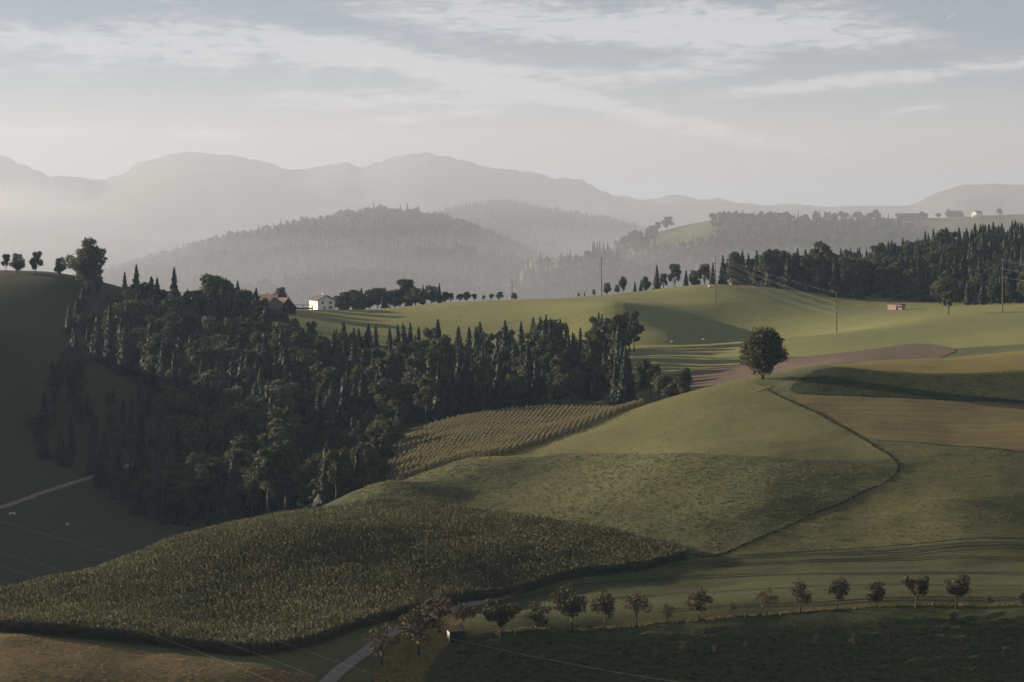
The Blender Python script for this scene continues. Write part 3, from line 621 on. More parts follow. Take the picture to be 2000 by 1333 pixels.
# ------------------------------------------------------------------ forests
def world_poly(pts_): return [pd(p[0], p[1])[:2] for p in pts_]
P_left = world_poly([(130,958),(118,890),(300,862),(290,838),(210,828),(110,832),(45,805),(60,775),(160,745),(240,690),(330,640),(450,612),(600,590),(700,572),(742,582),(752,640),(778,690),(838,734),(1000,748),(1150,742),(1240,722),(1335,690),(1345,705),(1255,770),(1205,800),(1245,845),(1235,880),(1200,902),(1000,892),(800,890),(600,905),(520,925),(460,962),(350,957),(220,962)])
P_right = world_poly([(1472,1185),(1560,1165),(1640,1152),(1750,1158),(1850,1112),(2000,1062),(2300,1050),(2300,1420),(2000,1410),(1850,1390),(1700,1330),(1600,1290),(1480,1260)])
P_offleft = world_poly([(-250,800),(-80,860),(-80,890),(-300,900),(-520,840),(-520,760),(-400,740)])  # unseen trees on the left hill, added to help shade the valley
def fill(poly, step, rng):
    p = np.array(poly); out = []
    for x in np.arange(p[:, 0].min(), p[:, 0].max(), step):
        for y in np.arange(p[:, 1].min(), p[:, 1].max(), step):
            out.append((x+rng.uniform(-.42, .42)*step, y+rng.uniform(-.42, .42)*step))
    out = np.array(out); return out[inside(poly, out[:, 0], out[:, 1])]
rg = np.random.default_rng(5)
cand = []
for zone, poly, step in (('left', P_left, 9.2), ('right', P_right, 8.8)):
    for x, y in fill(poly, step, rg):
        z = gz(x, y); px = 1000+F*x/y; u = rg.uniform()
        if zone == 'left':
            dec = .34 if px < 520 else .30
            if y < 700: dec += .18
            h = rg.uniform(21, 31) if px < 560 else rg.uniform(18, 27)
            if y > 860 and px > 560: h = rg.uniform(17, 25)
            if y > 900 and px < 520: h = rg.uniform(21, 31)
            if y < 660: h *= .88
            if px < 335 and 738 < y < 848: h = rg.uniform(7, 11.5)
            elif px < 335 and y < 738: h = rg.uniform(11, 17)
            if px < 235 and y > 890: h = rg.uniform(9, 14)
            if px > 880: h = rg.uniform(15, 24)
            if px > 1080: h = rg.uniform(12, 20)
            if 1245 < px: dec, h = .85, rg.uniform(10, 13.5)
        else:
            dec = .42 if px < 1760 else .28; h = rg.uniform(17, 26)
            if y < 1130: dec = .6; h = rg.uniform(12, 20)
        kind = 'broad' if u < dec else 'spruce'
        if kind == 'broad': h *= .88
        if kind == 'broad' and zone == 'left' and 700 < y < 860 and px < 760 and rg.uniform() < .12: kind = 'pale'
        if zone == 'left' and 560 < px < 800 and 628 < y < 745: h = rg.uniform(7, 12.5); kind = 'broad' if u < .7 else 'spruce'
        cand.append([zone, kind, x, y, z, h, px])
# which of them the photograph can show: nearer crowns and the ground hide the rest
cand.sort(key=lambda c: c[3])
colmin = np.full(700, 5000.0); vis = []
gpy = YH-F*ZG/gv; ghor = np.minimum.accumulate(np.where(gv > 250, gpy, 5000), axis=0)
for c in cand:
    zone, kind, x, y, z, h, px = c
    top = YH-F*(z+h)/y; w = F*(.13*h if kind == 'spruce' else .24*h)/y
    a, b2 = int((px-w)/4), int((px+w)/4)+1; a, b2 = max(a, 0), min(b2, 520)
    j = int(np.clip(np.searchsorted(DD, y)-1, 0, len(DD)-1)); i = int(np.clip(np.searchsorted(PX, px)-1, 0, len(PX)-1))
    see = 0.0
    for k in range(a, b2):
        u = abs(k*4-px)/max(w, 1); t_k = top+(F*h/y)*(u*.8 if kind == 'spruce' else .45*u*u)
        lim = min(colmin[k], ghor[j, i], 1400)
        if lim > t_k: see += (min(lim, t_k+F*h/y)-t_k)*4
        colmin[k] = min(colmin[k], t_k+4)
    c.append(see if b2 > a else 0)
GRP = {('left', 0): 'trees of the wooded slope and dale', ('left', 1): 'trees of the valley wood', ('right', 0): 'trees of the hillside wood', ('right', 1): 'trees of the hillside wood by the edge'}
LEFT_COL = [(150, 'under the big oak'), (250, 'right of the big oak'), (350, 'in the slope\'s left third'), (440, 'before the left farmhouse'), (520, 'below the farmhouse roofs'), (590, 'below the barn'), (670, 'below the white house'), (760, 'just right of the white house'), (860, 'above the ripe maize corner'), (960, 'behind the ripe maize'), (1060, 'below the leftmost mast'), (1150, 'behind the ripe maize\'s far end'), (1250, 'near the wood\'s right end'), (1400, 'left of the lone tree')]
RIGHT_COL = [(1540, 'at the wood\'s left tip'), (1600, 'left of the pale-topped tree'), (1660, 'right of the pale-topped tree'), (1720, 'left of the pink shed'), (1780, 'above the pink shed'), (1840, 'above the leaning meadow tree'), (1900, 'right of the leaning meadow tree'), (1960, 'beside the rightmost mast'), (2400, 'at the right picture edge')]
SEEN = {}
def wood_label(zone, kind, px, y, h, top):
    col_ = next(t_ for lim_, t_ in (LEFT_COL if zone == 'left' else RIGHT_COL) if px < lim_)
    if zone == 'left': rowt = 'top edge' if y > 880 else 'upper part' if y > 800 else 'middle' if y > 720 else 'lower part' if y > 640 else 'bottom edge'
    else: rowt = 'back' if y > 1300 else 'middle' if y > 1200 else 'front edge'
    size = 'tall' if h > 22 else 'medium' if h > 16 else 'small'
    word = {'spruce': 'dark spruce', 'broad': 'broadleaf tree', 'pale': 'pale broadleaf tree'}[kind]
    key = (size, word, rowt, zone, col_); SEEN[key] = SEEN.get(key, 0)+1
    return key
def final_label(key, i_, n_):
    size, word, rowt, zone, col_ = key
    od = '' if n_ == 1 else ('leftmost ' if i_ == 0 else 'rightmost ' if i_ == n_-1 else ['', 'second ', 'third ', 'fourth ', 'fifth ', 'sixth ', 'seventh ', 'eighth ', 'ninth ', 'tenth ', 'eleventh ', 'twelfth ', 'thirteenth ', 'fourteenth ', 'fifteenth '][min(i_, 14)])
    return '%s%s %s, %s of %s wood, %s' % (od, size, word, rowt, 'valley' if zone == 'left' else 'hillside', col_)
limits = {'spruce': 290, 'broad': 280, 'pale': 60}; hidden = []; KEEP = []
for kind in ('spruce', 'broad', 'pale'):
    lst = sorted([c for c in cand if c[1] == kind], key=lambda c: -c[7])
    for r_, c in enumerate(lst):
        zone, _, x, y, z, h, px, see = c
        if see < 40 or r_ >= limits[kind]: hidden.append(c); continue
        top = YH-F*(z+h)/y; KEEP.append((wood_label(zone, kind, px, y, h, top), px, c))
bykey = {}
for key, px, c in sorted(KEEP, key=lambda q: q[1]): bykey.setdefault(key, []).append(c)
for key, lst in bykey.items():
    for i_, c in enumerate(lst):
        zone, kind, x, y, z, h, px, see = c; side = int(px > 620) if zone == 'left' else int(px > 1800); lab = final_label(key, i_, len(lst))
        if kind == 'spruce': tree('spruce_tree', (SPT, R.choice(SPR)), (x, y, z), h/25, R.uniform(0, 6.28), lab, 'tree', GRP[zone, side], wide=R.uniform(1.0, 1.5))
        else: tree('broadleaf_tree', R.choice(BRD if kind == 'broad' else PAL), (x, y, z), h/19.5, R.uniform(0, 6.28), lab, 'tree', GRP[zone, side], wide=R.uniform(.95, 1.3))
JS = [joined(SPT, m, 'spruce') for m in SPR[:4]]; JB = [joined(*m, 'broadleaf') for m in BRD[:4]]
offl = [(None, 'spruce' if rg.uniform() < .6 else 'broad', x, y, gz(x, y), rg.uniform(12, 18), 0, 0) for x, y in fill(P_offleft, 9, rg)]
hd = hidden+offl  # hidden forest trees, plus the unseen ones added for shade
scatter('forest_interior', [(c[2], c[3], c[4]-.2) for c in hd], NR.uniform(0, 6.28, len(hd)), [c[5]/(25 if c[1] == 'spruce' else 20) for c in hd], JS+JB, [int(NR.integers(0, 4))+(0 if c[1] == 'spruce' else 4) for c in hd])
print('forest', len(cand), 'hidden', len(hidden))

# wooded far hills: woods that read as one mass
def low_tree(seed, con):
    rg_ = np.random.default_rng(seed)
    if con: return spruce_mesh(seed, 25, 4.2, LF['far_dark'], 13, .05, 6, 4, 1.9)
    return broad_mesh(seed, 21, 6.0, 3, 9, 520, 2.0, LF['far'], M_bark)[1]
FT = [low_tree(80, True), low_tree(81, True), low_tree(82, False), low_tree(83, False), low_tree(84, False)]
def wood(name, zf, pxr, dr, step, pick, keep=None, hs=(.75, 1.2)):
    pts_, ids, sc = [], [], []
    D = dr[0]
    while D < dr[1]:
        x0, x1 = (pxr[0]-1000)/F*D, (pxr[1]-1000)/F*D
        for x in np.arange(x0, x1, step):
            xx, dd = x+rg.uniform(-.5, .5)*step, D+rg.uniform(-.5, .5)*step; px = 1000+F*xx/dd
            if keep and not keep(px, dd): continue
            z = float(zf(np.array([px]), np.array([dd]))[0])
            if z < -138: continue
            pts_.append((xx, dd, z-.5)); ids.append(pick(px, dd)); sc.append(rg.uniform(*hs))
        D += step
    scatter(name, pts_, rg.uniform(0, 6.28, len(pts_)), sc, FT, ids); print(name, len(pts_))
def pick_mid(px, D): return int(rg.integers(0, 2)) if rg.uniform() < .32 else int(rg.integers(2, 5))
def pick_con(px, D): return int(rg.integers(0, 2)) if rg.uniform() < .62 else int(rg.integers(2, 5))
wood('wooded_hillside', hz_mid, (200, 1190), (2400, 3360), 12.5, pick_mid, None, (.6, 1.45))
wood('wooded_ridge', hz_second, (720, 1380), (3700, 4660), 15, pick_con)
def keep_ridge(px, D):
    if 1283 < px < 1392 and D > 2850+10*math.sin(px*.2): return False
    if px > 1690: return D < 2985-(px-1690)*1.2+14*math.sin(px*.06)
    return D < 2988
wood('ridge_wood', hz_ridge, (1070, 2200), (2250, 3000), 11, pick_mid, keep_ridge, (.42, .8))
wood('field_hill_wood', hz_field, (1010, 1290), (2450, 2800), 13, pick_con, lambda px, D: (D < 2685+16*math.sin(px*.11)) or px > 1152+8*math.sin(D*.03))

# ------------------------------------------------------------------ crops and grass
def maize_clump(seed, mat, tassel, h=2.3, nx=2, ny=4, sx=.75, sy=.42, lf=1.0):
    rg_ = np.random.default_rng(seed); v, f = [], []
    for i in range(nx):
        for j in range(ny):
            x0, y0 = (i-(nx-1)/2)*sx+rg_.uniform(-.1, .1), (j-(ny-1)/2)*sy+rg_.uniform(-.1, .1); hh = h*rg_.uniform(.92, 1.07); n0 = len(v)
            v += [(x0-.03, y0, -.3), (x0+.03, y0, -.3), (x0+.015, y0, hh), (x0-.015, y0, hh)]; f.append((n0, n0+1, n0+2, n0+3))
            for k in range(7):
                a = rg_.uniform(0, 6.28); zz = hh*rg_.uniform(.3, .95); L_ = rg_.uniform(.45, .75)*lf; ca, sa = math.cos(a), math.sin(a); w = rg_.uniform(.05, .085); n0 = len(v)
                for (u, dz) in ((0, 0), (.5, .22), (1, -.12)):
                    ww = w*(1 if u < .9 else .2); v += [(x0+ca*L_*u-sa*ww, y0+sa*L_*u+ca*ww, zz+dz), (x0+ca*L_*u+sa*ww, y0+sa*L_*u-ca*ww, zz+dz)]
                f += [(n0, n0+1, n0+3, n0+2), (n0+2, n0+3, n0+5, n0+4)]
            n0 = len(v); t = rg_.uniform(0, 3)
            v += [(x0-.10*math.cos(t), y0-.10*math.sin(t), hh-.05), (x0+.10*math.cos(t), y0+.10*math.sin(t), hh-.05), (x0+.05, y0, hh+.33), (x0-.05, y0, hh+.33)]; f.append((n0, n0+1, n0+2, n0+3))
    return np_mesh('maize_clump', v, f, mat)
def tuft(seed, mat, h, rad, nb, wide):
    rg_ = np.random.default_rng(seed); v, f = [], []
    for k in range(nb):
        r_, a = rad*math.sqrt(rg_.uniform()), rg_.uniform(0, 6.28); x, y = r_*math.cos(a), r_*math.sin(a); b_ = rg_.uniform(0, 6.28); hh = h*rg_.uniform(.5, 1.2); lean = hh*rg_.uniform(.1, .8); w = wide*rg_.uniform(.6, 1.3); c_, s_ = math.cos(b_), math.sin(b_); n0 = len(v)
        v += [(x-s_*w, y+c_*w, -.15), (x+s_*w, y-c_*w, -.15), (x+c_*lean+s_*w*.5, y+s_*lean-c_*w*.5, hh), (x+c_*lean-s_*w*.5, y+s_*lean+c_*w*.5, hh*.93)]; f.append((n0, n0+1, n0+2, n0+3))
    return np_mesh('tuft', v, f, mat)
def cover(name, poly, step, sources, ang=0.0, jit=.45, rowrot=None, sc=(.85, 1.15), keep=None, off=0.0, rowstep=None):
    P = np.array(poly); c = P.mean(0); ca, sa = math.cos(ang), math.sin(ang); rot = np.array([[ca, -sa], [sa, ca]]); Q = (P-c)@rot
    gx, gy = np.meshgrid(np.arange(Q[:, 0].min(), Q[:, 0].max(), step), np.arange(Q[:, 1].min(), Q[:, 1].max(), rowstep or step)); q = np.column_stack([gx.ravel(), gy.ravel()])
    q = q+NR.uniform(-jit, jit, q.shape)*(step, (rowstep or step)*(.25 if rowstep else 1)); p = q@rot.T+c; k = inside(poly, p[:, 0], p[:, 1]); p = p[k]
    if keep is not None: p = p[keep(p[:, 0], p[:, 1])]
    z = ground_z(p[:, 0], p[:, 1])+off
    r_ = NR.uniform(0, 6.28, len(p)) if rowrot is None else np.full(len(p), rowrot)+NR.integers(0, 2, len(p))*math.pi
    print(name, len(p)); return scatter(name, np.column_stack([p, z]), r_, NR.uniform(*sc, len(p)), sources)
MZC = [maize_clump(90+i, LF['maize'], True, 2.25, 1, 2, .75, .34, .62) for i in range(6)]
RPC = [maize_clump(95+i, LF['ripe'], True, 2.2, 2, 4, .32, .42) for i in range(4)]
cover('maize_crop', poly_maize, .62, MZC, 0.5, sc=(.94, 1.05))
# ripe rows run away from the viewer, slightly fanned to the right
cover('ripe_maize_crop', poly_upper, 1.45, RPC, math.radians(84), .3, math.radians(-6), rowstep=1.7, sc=(.84, 1.08))
FOD = [tuft(100+i, LF['fodder'], .24, .40, 13, .11) for i in range(5)]
GRS = [tuft(110+i, LF['grass'], .20, .55, 22, .07) for i in range(4)]
DRY = [tuft(120+i, LF['dry'], .26, .55, 22, .07) for i in range(3)]
EDG = [tuft(130+i, LF['bank'], .34, .35, 22, .08) for i in range(3)]
FDL = [tuft(160+i, LF['fodder'], .30, .42, 15, .13) for i in range(5)]
KNL = [tuft(170+i, LF['knoll'], .15, .40, 13, .08) for i in range(4)]
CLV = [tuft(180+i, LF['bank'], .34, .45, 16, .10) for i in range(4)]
cover('fodder_crop', poly_lower, .82, FDL, .3, sc=(.5, 1.35))
cover('knoll_grass', poly_crop, .85, KNL, .3, sc=(.6, 1.3), keep=lambda x, y: ~inside(poly_lower, x, y))
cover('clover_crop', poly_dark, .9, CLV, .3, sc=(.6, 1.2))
cover('meadow_grass', poly_swath, 1.5, GRS, .2, sc=(.7, 1.5))
MWN = [tuft(150+i, LF['mown'], .16, .55, 20, .07) for i in range(3)]
cover('mown_grass', poly_mown, 1.5, MWN, .2, sc=(.5, .9))
cover('dry_grass', poly_brown, 1.3, DRY, .2)
cover('mound_grass', poly_mound, 1.0, GRS[:2]+DRY[:2], .2)
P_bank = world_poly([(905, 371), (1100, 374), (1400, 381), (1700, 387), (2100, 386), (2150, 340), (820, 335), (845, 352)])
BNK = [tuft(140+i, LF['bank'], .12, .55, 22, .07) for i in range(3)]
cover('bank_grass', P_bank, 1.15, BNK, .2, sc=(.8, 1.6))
vl = densify(smooth_line([at(*q) for q in [(960,1246),(1100,1235),(1250,1222),(1400,1210),(1500,1203),(1600,1192),(1700,1188),(1800,1184),(2000,1184),(2120,1184)]], 2), .3, False)
scatter('verge_grass', [(x+NR.normal(0, .35), y+abs(NR.normal(0, .9)), gz(x, y)) for x, y in vl], NR.uniform(0, 6.28, len(vl)), NR.uniform(.7, 1.4, len(vl)), DRY)
ed = densify(EDGE_LINE, .45, False)
scatter('field_edge_grass', [(x+NR.normal(0, .25), y+NR.normal(0, .25), gz(x, y)) for x, y in ed], NR.uniform(0, 6.28, len(ed)), NR.uniform(.7, 1.2, len(ed)), EDG)

# ------------------------------------------------------------------ single trees
T_LIN = broad_mesh(207, 16.6, 7.4, 1.7, 54, 19000, .42, LF['linden'], M_bark, 'egg', .5, (.26, .36))
p = at(1490, 741); tree('linden_tree', T_LIN, p, 1.0, .6, 'large round lone tree standing on the crest of the green knoll', wide=1.0)
T_OAK = broad_mesh(202, 20, 8.2, 2.5, 30, 9500, .55, LF['broad'], M_bark, 'dome', .6, (.22, .32))
def single(px, base_py, D, top_py, meshes, label, proto_h, name='broadleaf_tree', group=None, wide=1.0, sink=0):
    x = (px-1000)/F*D; z = gz(x, D)
    h = (YH-top_py)/F*D-z
    return tree(name, meshes, (x, D, z), h/proto_h, R.uniform(0, 6.28), label, 'tree', group, wide=wide)
single(170, 552, 958, 466, T_OAK, 'big round oak on the left hilltop where the dark wood begins', 20, wide=.85)
for px, top, D, w, lab in [(12, 496, 985, .8, 'leftmost hilltop tree, cut by the left picture edge'), (34, 495, 980, .8, 'second hilltop tree from the left, touching its neighbour'), (70, 491, 980, .85, 'dense upright hilltop tree between the left pair and the thin one'), (118, 503, 975, .75, 'thin small hilltop tree next to the big oak')]:
    single(px, 0, D, top, SHR[R.randrange(3)], lab, 12, wide=w)
single(145, 0, 822, 686, BRD[0], 'tall dark broadleaf tree left of the wood below the meadow tongue', 20, wide=.95)
single(108, 0, 812, 705, BRD[3], 'narrow dark tree at the left foot of the meadow tongue', 21, wide=.9)
single(1603, 0, 1185, 472, BRD[1], 'tall pale-topped broadleaf tree rising above the hillside wood', 22, wide=1.1)
single(1222, 0, 868, 631, BRD[2], 'round broadleaf tree at the right end of the valley wood', 18, wide=.9)
single(1853, 0, 965, 568, SHR[2], 'small leaning tree alone in the meadow below the hillside wood', 12, wide=.9)
for px, top, lab in [(1202, 698, 'slim dark spruce, left of the pair before the pale meadow'), (1228, 692, 'slim dark spruce, right of the pair before the pale meadow')]:
    x, y, z = pd(px, 735); tree('spruce_tree', (SPT, SPR[1]), (x, y, z), ((YH-top)/F*735-z)/25, R.uniform(0, 6), lab, wide=1.0)
for px, top, D, lab in [(340, 713, 822, 'tallest pale lit tree in front of the dark wooded slope'), (470, 690, 850, 'pale-topped slender tree right of the tallest pale one'), (415, 752, 830, 'small rounded pale tree between the two tall pale ones'),
                        (545, 785, 782, 'left one of three pale crowns below the middle of the wood'), (588, 775, 778, 'middle one of three pale crowns below the middle of the wood'), (630, 760, 772, 'right one of three pale crowns below the middle of the wood'), (740, 722, 815, 'olive-topped crown at the wood edge above the ripe maize corner')]:
    single(px, 0, D, top, PAL[R.randrange(2)], lab, 18.5, wide=1.0)
for px, top, D, lab in [(441, 541, 985, 'tall spruce just left of the left farmhouse roof'), (497, 569, 1012, 'small spruce between the two farmhouse roofs'), (478, 590, 1000, 'short dark spruce before the left farmhouse wall'), (518, 592, 1000, 'short dark spruce before the middle farm building'), (541, 598, 990, 'low dark spruce hiding the barn front'), (560, 604, 985, 'low dark spruce at the right end of the barn')]:
    x, y, z = pd(px, D); tree('spruce_tree', (SPT, R.choice(SPR)), (x, y, z), max(.3, ((YH-top)/F*D-z)/25), R.uniform(0, 6), lab, wide=1.25)
single(548, 0, 1075, 561, SHR[1], 'spreading pale tree rising behind the farm roofs', 12, wide=.8)
# trees behind the meadow crest
row = [(664,578,'b'),(672,570,'b'),(681,574,'b'),(690,566,'b'),(698,572,'b'),(706,562,'s'),(722,566,'b'),(738,562,'b'),(752,560,'s'),(762,568,'b'),(770,566,'b'),(781,564,'b'),(792,545,'b'),(800,548,'s'),(812,562,'b'),(826,556,'s'),(842,558,'b'),(858,552,'s'),(868,570,'b'),(880,572,'b'),(898,574,'b'),(912,570,'b'),(926,574,'b'),(945,577,'b'),(960,574,'b'),(976,570,'b'),(1004,572,'b')]
ORD = ['first', 'second', 'third', 'fourth', 'fifth', 'sixth', 'seventh', 'eighth', 'ninth', 'tenth', 'eleventh', 'twelfth', 'thirteenth', 'fourteenth', 'fifteenth', 'sixteenth', 'seventeenth', 'eighteenth', 'nineteenth', 'twentieth', 'twenty-first', 'twenty-second']
cnt = {'b': 0, 's': 0}
for i, (px, top, k) in enumerate(row):
    cnt[k] += 1
    D = 1125+R.uniform(0, 18); lab = ORD[cnt[k]-1]+ (' bushy tree behind the meadow crest, counted rightwards from the white house' if k == 'b' else ' small spruce behind the meadow crest, counted rightwards from the white house')
    if k == 's': x, y, z = pd(px, D); tree('spruce_tree', (SPT, R.choice(SPR)), (x, y, z), ((YH-top)/F*D-z)/25, R.uniform(0, 6), lab, group='spruces behind the meadow crest', wide=1.35)
    else: single(px, 0, D, top, R.choice(SHR), lab, 12, group='bushy trees behind the meadow crest', wide=R.uniform(1.0, 1.4))
row = [(1130,572,'b',1165),(1142,568,'s',1165),(1160,565,'b',1165),(1186,552,'b',1135),(1205,556,'b',1150),(1216,540,'b',1160),(1240,548,'s',1190),(1252,545,'s',1190),(1262,540,'b',1190),(1283,517,'s',1200),(1296,534,'b',1190),(1318,515,'b',1190),(1340,526,'s',1190),(1356,528,'b',1190),(1376,515,'b',1185),(1392,512,'s',1200),(1412,497,'s',1200),(1432,492,'b',1230),(1450,488,'s',1230),(1462,494,'s',1230),(1478,488,'s',1240),(1470,505,'b',1230)]
cnt = {'b': 0, 's': 0}
for i, (px, top, k, D) in enumerate(row):
    cnt[k] += 1; lab = ORD[cnt[k]-1]+ (' hazy broadleaf tree from the left behind the crest between mast and hillside wood' if k == 'b' else ' hazy spruce from the left behind the crest between mast and hillside wood')
    if k == 's': x, y, z = pd(px, D); tree('spruce_tree', (SPT, R.choice(SPR)), (x, y, z), ((YH-top)/F*D-z)/25, R.uniform(0, 6), lab, group='hazy spruces behind the meadow crest', wide=1.1)
    else: single(px, 0, D, top, R.choice(SHR), lab, 12, group='hazy broadleaf trees behind the meadow crest', wide=R.uniform(.65, .85))
# trees on the far ridge line
def ridge_pt(px, D=2998): return ((px-1000)/F*D, D, float(hz_ridge(np.array([float(px)]), np.array([float(D)]))[0]))
FTB = BRD
for px, top, wide, lab in [(1303, 423, 1.3, 'round hazy tree above the small bright ridge pasture'), (1285, 434, 1.2, 'low hazy tree at the left end of the far ridge'), (1593, 412, .9, 'single spruce-like tree in the middle of the far ridge line'), (1652, 416, 1.3, 'small bushy tree on the far ridge line left of the round tree'), (1711, 409, 1.0, 'large round tree on the far ridge line left of the long barn'),
                           (1800, 413, 1.1, 'round tree at the right end of the long ridge barn'), (1832, 416, 1.5, 'low bush between the long barn and the big farmhouse roof'), (1851, 409, .8, 'narrow tree against the left gable of the ridge farmhouse'), (1952, 407, 1.2, 'small umbrella-shaped tree alone at the right of the ridge')]:
    x, y, z = ridge_pt(px); tree('broadleaf_tree', R.choice(SHR), (x, y, z), max(.3, ((YH-top)/F*y-z)/12), R.uniform(0, 6), lab, wide=wide)
for i, px in enumerate(list(range(1392, 1500, 7))+list(range(1506, 1552, 8))):
    x, y, z = ridge_pt(px+R.uniform(-2, 2), 2990); tree('broadleaf_tree', R.choice(SHR), (x, y, z), R.uniform(.6, 1.0), R.uniform(0, 6), ('leftmost', 'second', 'third', 'fourth', 'fifth', 'sixth', 'seventh', 'eighth', 'ninth', 'tenth', 'eleventh', 'twelfth', 'thirteenth', 'fourteenth', 'fifteenth', 'sixteenth', 'seventeenth', 'eighteenth', 'nineteenth', 'twentieth', 'twenty-first', 'rightmost')[i]+' hazy tree in the dense row along the far ridge line', group='trees in the row on the far ridge', wide=1.3)

# orchard
def orchard_mesh(seed, mat, h=6.5, rx=2.6, nl=1500, zb=1.7, lf=.26): return broad_mesh(seed, h, rx, zb, 11, nl, lf, mat, M_bark_o, 'round', .2, (.28, .42))
ORG = [orchard_mesh(300+i, LF['olive'], nl=n_) for i, n_ in enumerate((2400, 1700, 1300, 2000))]
ORR = [orchard_mesh(310+i, LF['rust'], nl=n_) for i, n_ in enumerate((900, 600, 1200))]
orch = [(745,1300,1228,'r',1,'sparse reddish fruit tree nearest the gravel lane, left of the hut'),(818,1280,1196,'r',2,'wide rusty fruit tree on the mound left of the dark hut'),(858,1240,1168,'r',1,'slim autumn tree between the lane and the dark hut'),(905,1236,1186,'r',0,'bare-looking reddish tree right behind the dark hut'),
        (978,1249,1184,'g',0,'dense dark fruit tree, first of the row right of the hut'),(1048,1243,1186,'g',1,'second dark fruit tree of the row right of the hut'),(1116,1236,1158,'g',3,'tallest fruit tree of the row, with lopsided double crown'),(1181,1231,1165,'g',2,'open fruit tree between the tallest one and the thin pale one'),(1243,1227,1165,'r',0,'thin pale brown fruit tree in the row, sixth from the hut side'),
        (1302,1218,1186,'g',1,'very small bushy fruit tree in the middle of the row'),(1365,1213,1158,'r',2,'brownish round fruit tree right of the very small one'),(1430,1207,1180,'r',0,'tiny nearly bare sapling in the upper fruit tree row'),(1497,1205,1155,'r',1,'small reddish fruit tree left of the wide red one'),(1563,1198,1140,'r',2,'widest reddish fruit tree in the right half of the row'),
        (1635,1195,1137,'g',2,'open spreading fruit tree right of the wide red one'),(1712,1191,1142,'g',1,'flat-topped fruit tree leaning slightly, fourth from the right'),(1790,1190,1132,'g',0,'dense fruit tree, third from the right end of the row'),(1868,1190,1129,'g',3,'tall egg-shaped fruit tree near the right end of the row'),(1932,1190,1168,'r',0,'tiny sapling between the egg-shaped tree and the right edge'),(1998,1189,1158,'g',1,'fruit tree cut by the right picture edge in the upper row')]
for px, by, ty, k, v_, lab in orch:
    x, y, z = at(px, by); h = (by-ty)/F*y
    tree('orchard_tree', (ORG if k == 'g' else ORR)[v_], (x, y, z), h/5.6, R.uniform(0, 6.28), lab, 'fruit tree', 'fruit trees in the upper row', wide=R.uniform(.9, 1.2) if h > 4 else .8)
saps = [(985,1302,1270),(1060,1302,1276),(1137,1306,1280),(1210,1300,1272),(1280,1294,1268),(1332,1287,1261),(1397,1282,1260),(1458,1276,1250),(1520,1276,1245),(1593,1266,1240),(1668,1272,1236),(1740,1270,1238),(1815,1279,1250),(1890,1285,1252),(1965,1300,1262),(1862,1226,1194)]
SAP = [broad_mesh(330+i, 3, .9, .9, 6, 420, .16, LF['olive'], M_bark_o, 'egg', .05, (.35, .5)) for i in range(3)]
ordn = ['first', 'second', 'third', 'fourth', 'fifth', 'sixth', 'seventh', 'eighth', 'ninth', 'tenth', 'eleventh', 'twelfth', 'thirteenth', 'fourteenth', 'fifteenth']
for i, (px, by, ty) in enumerate(saps):
    x, y, z = at(px, by); lab = ordn[i]+' sapling from the left in the shaded row below the orchard' if i < 15 else 'leafy sapling just below the egg-shaped fruit tree'
    tree('sapling', SAP[i % 3], (x, y, z), (by-ty)/F*y/3.0, R.uniform(0, 6), lab, 'sapling', 'saplings on the shaded bank')

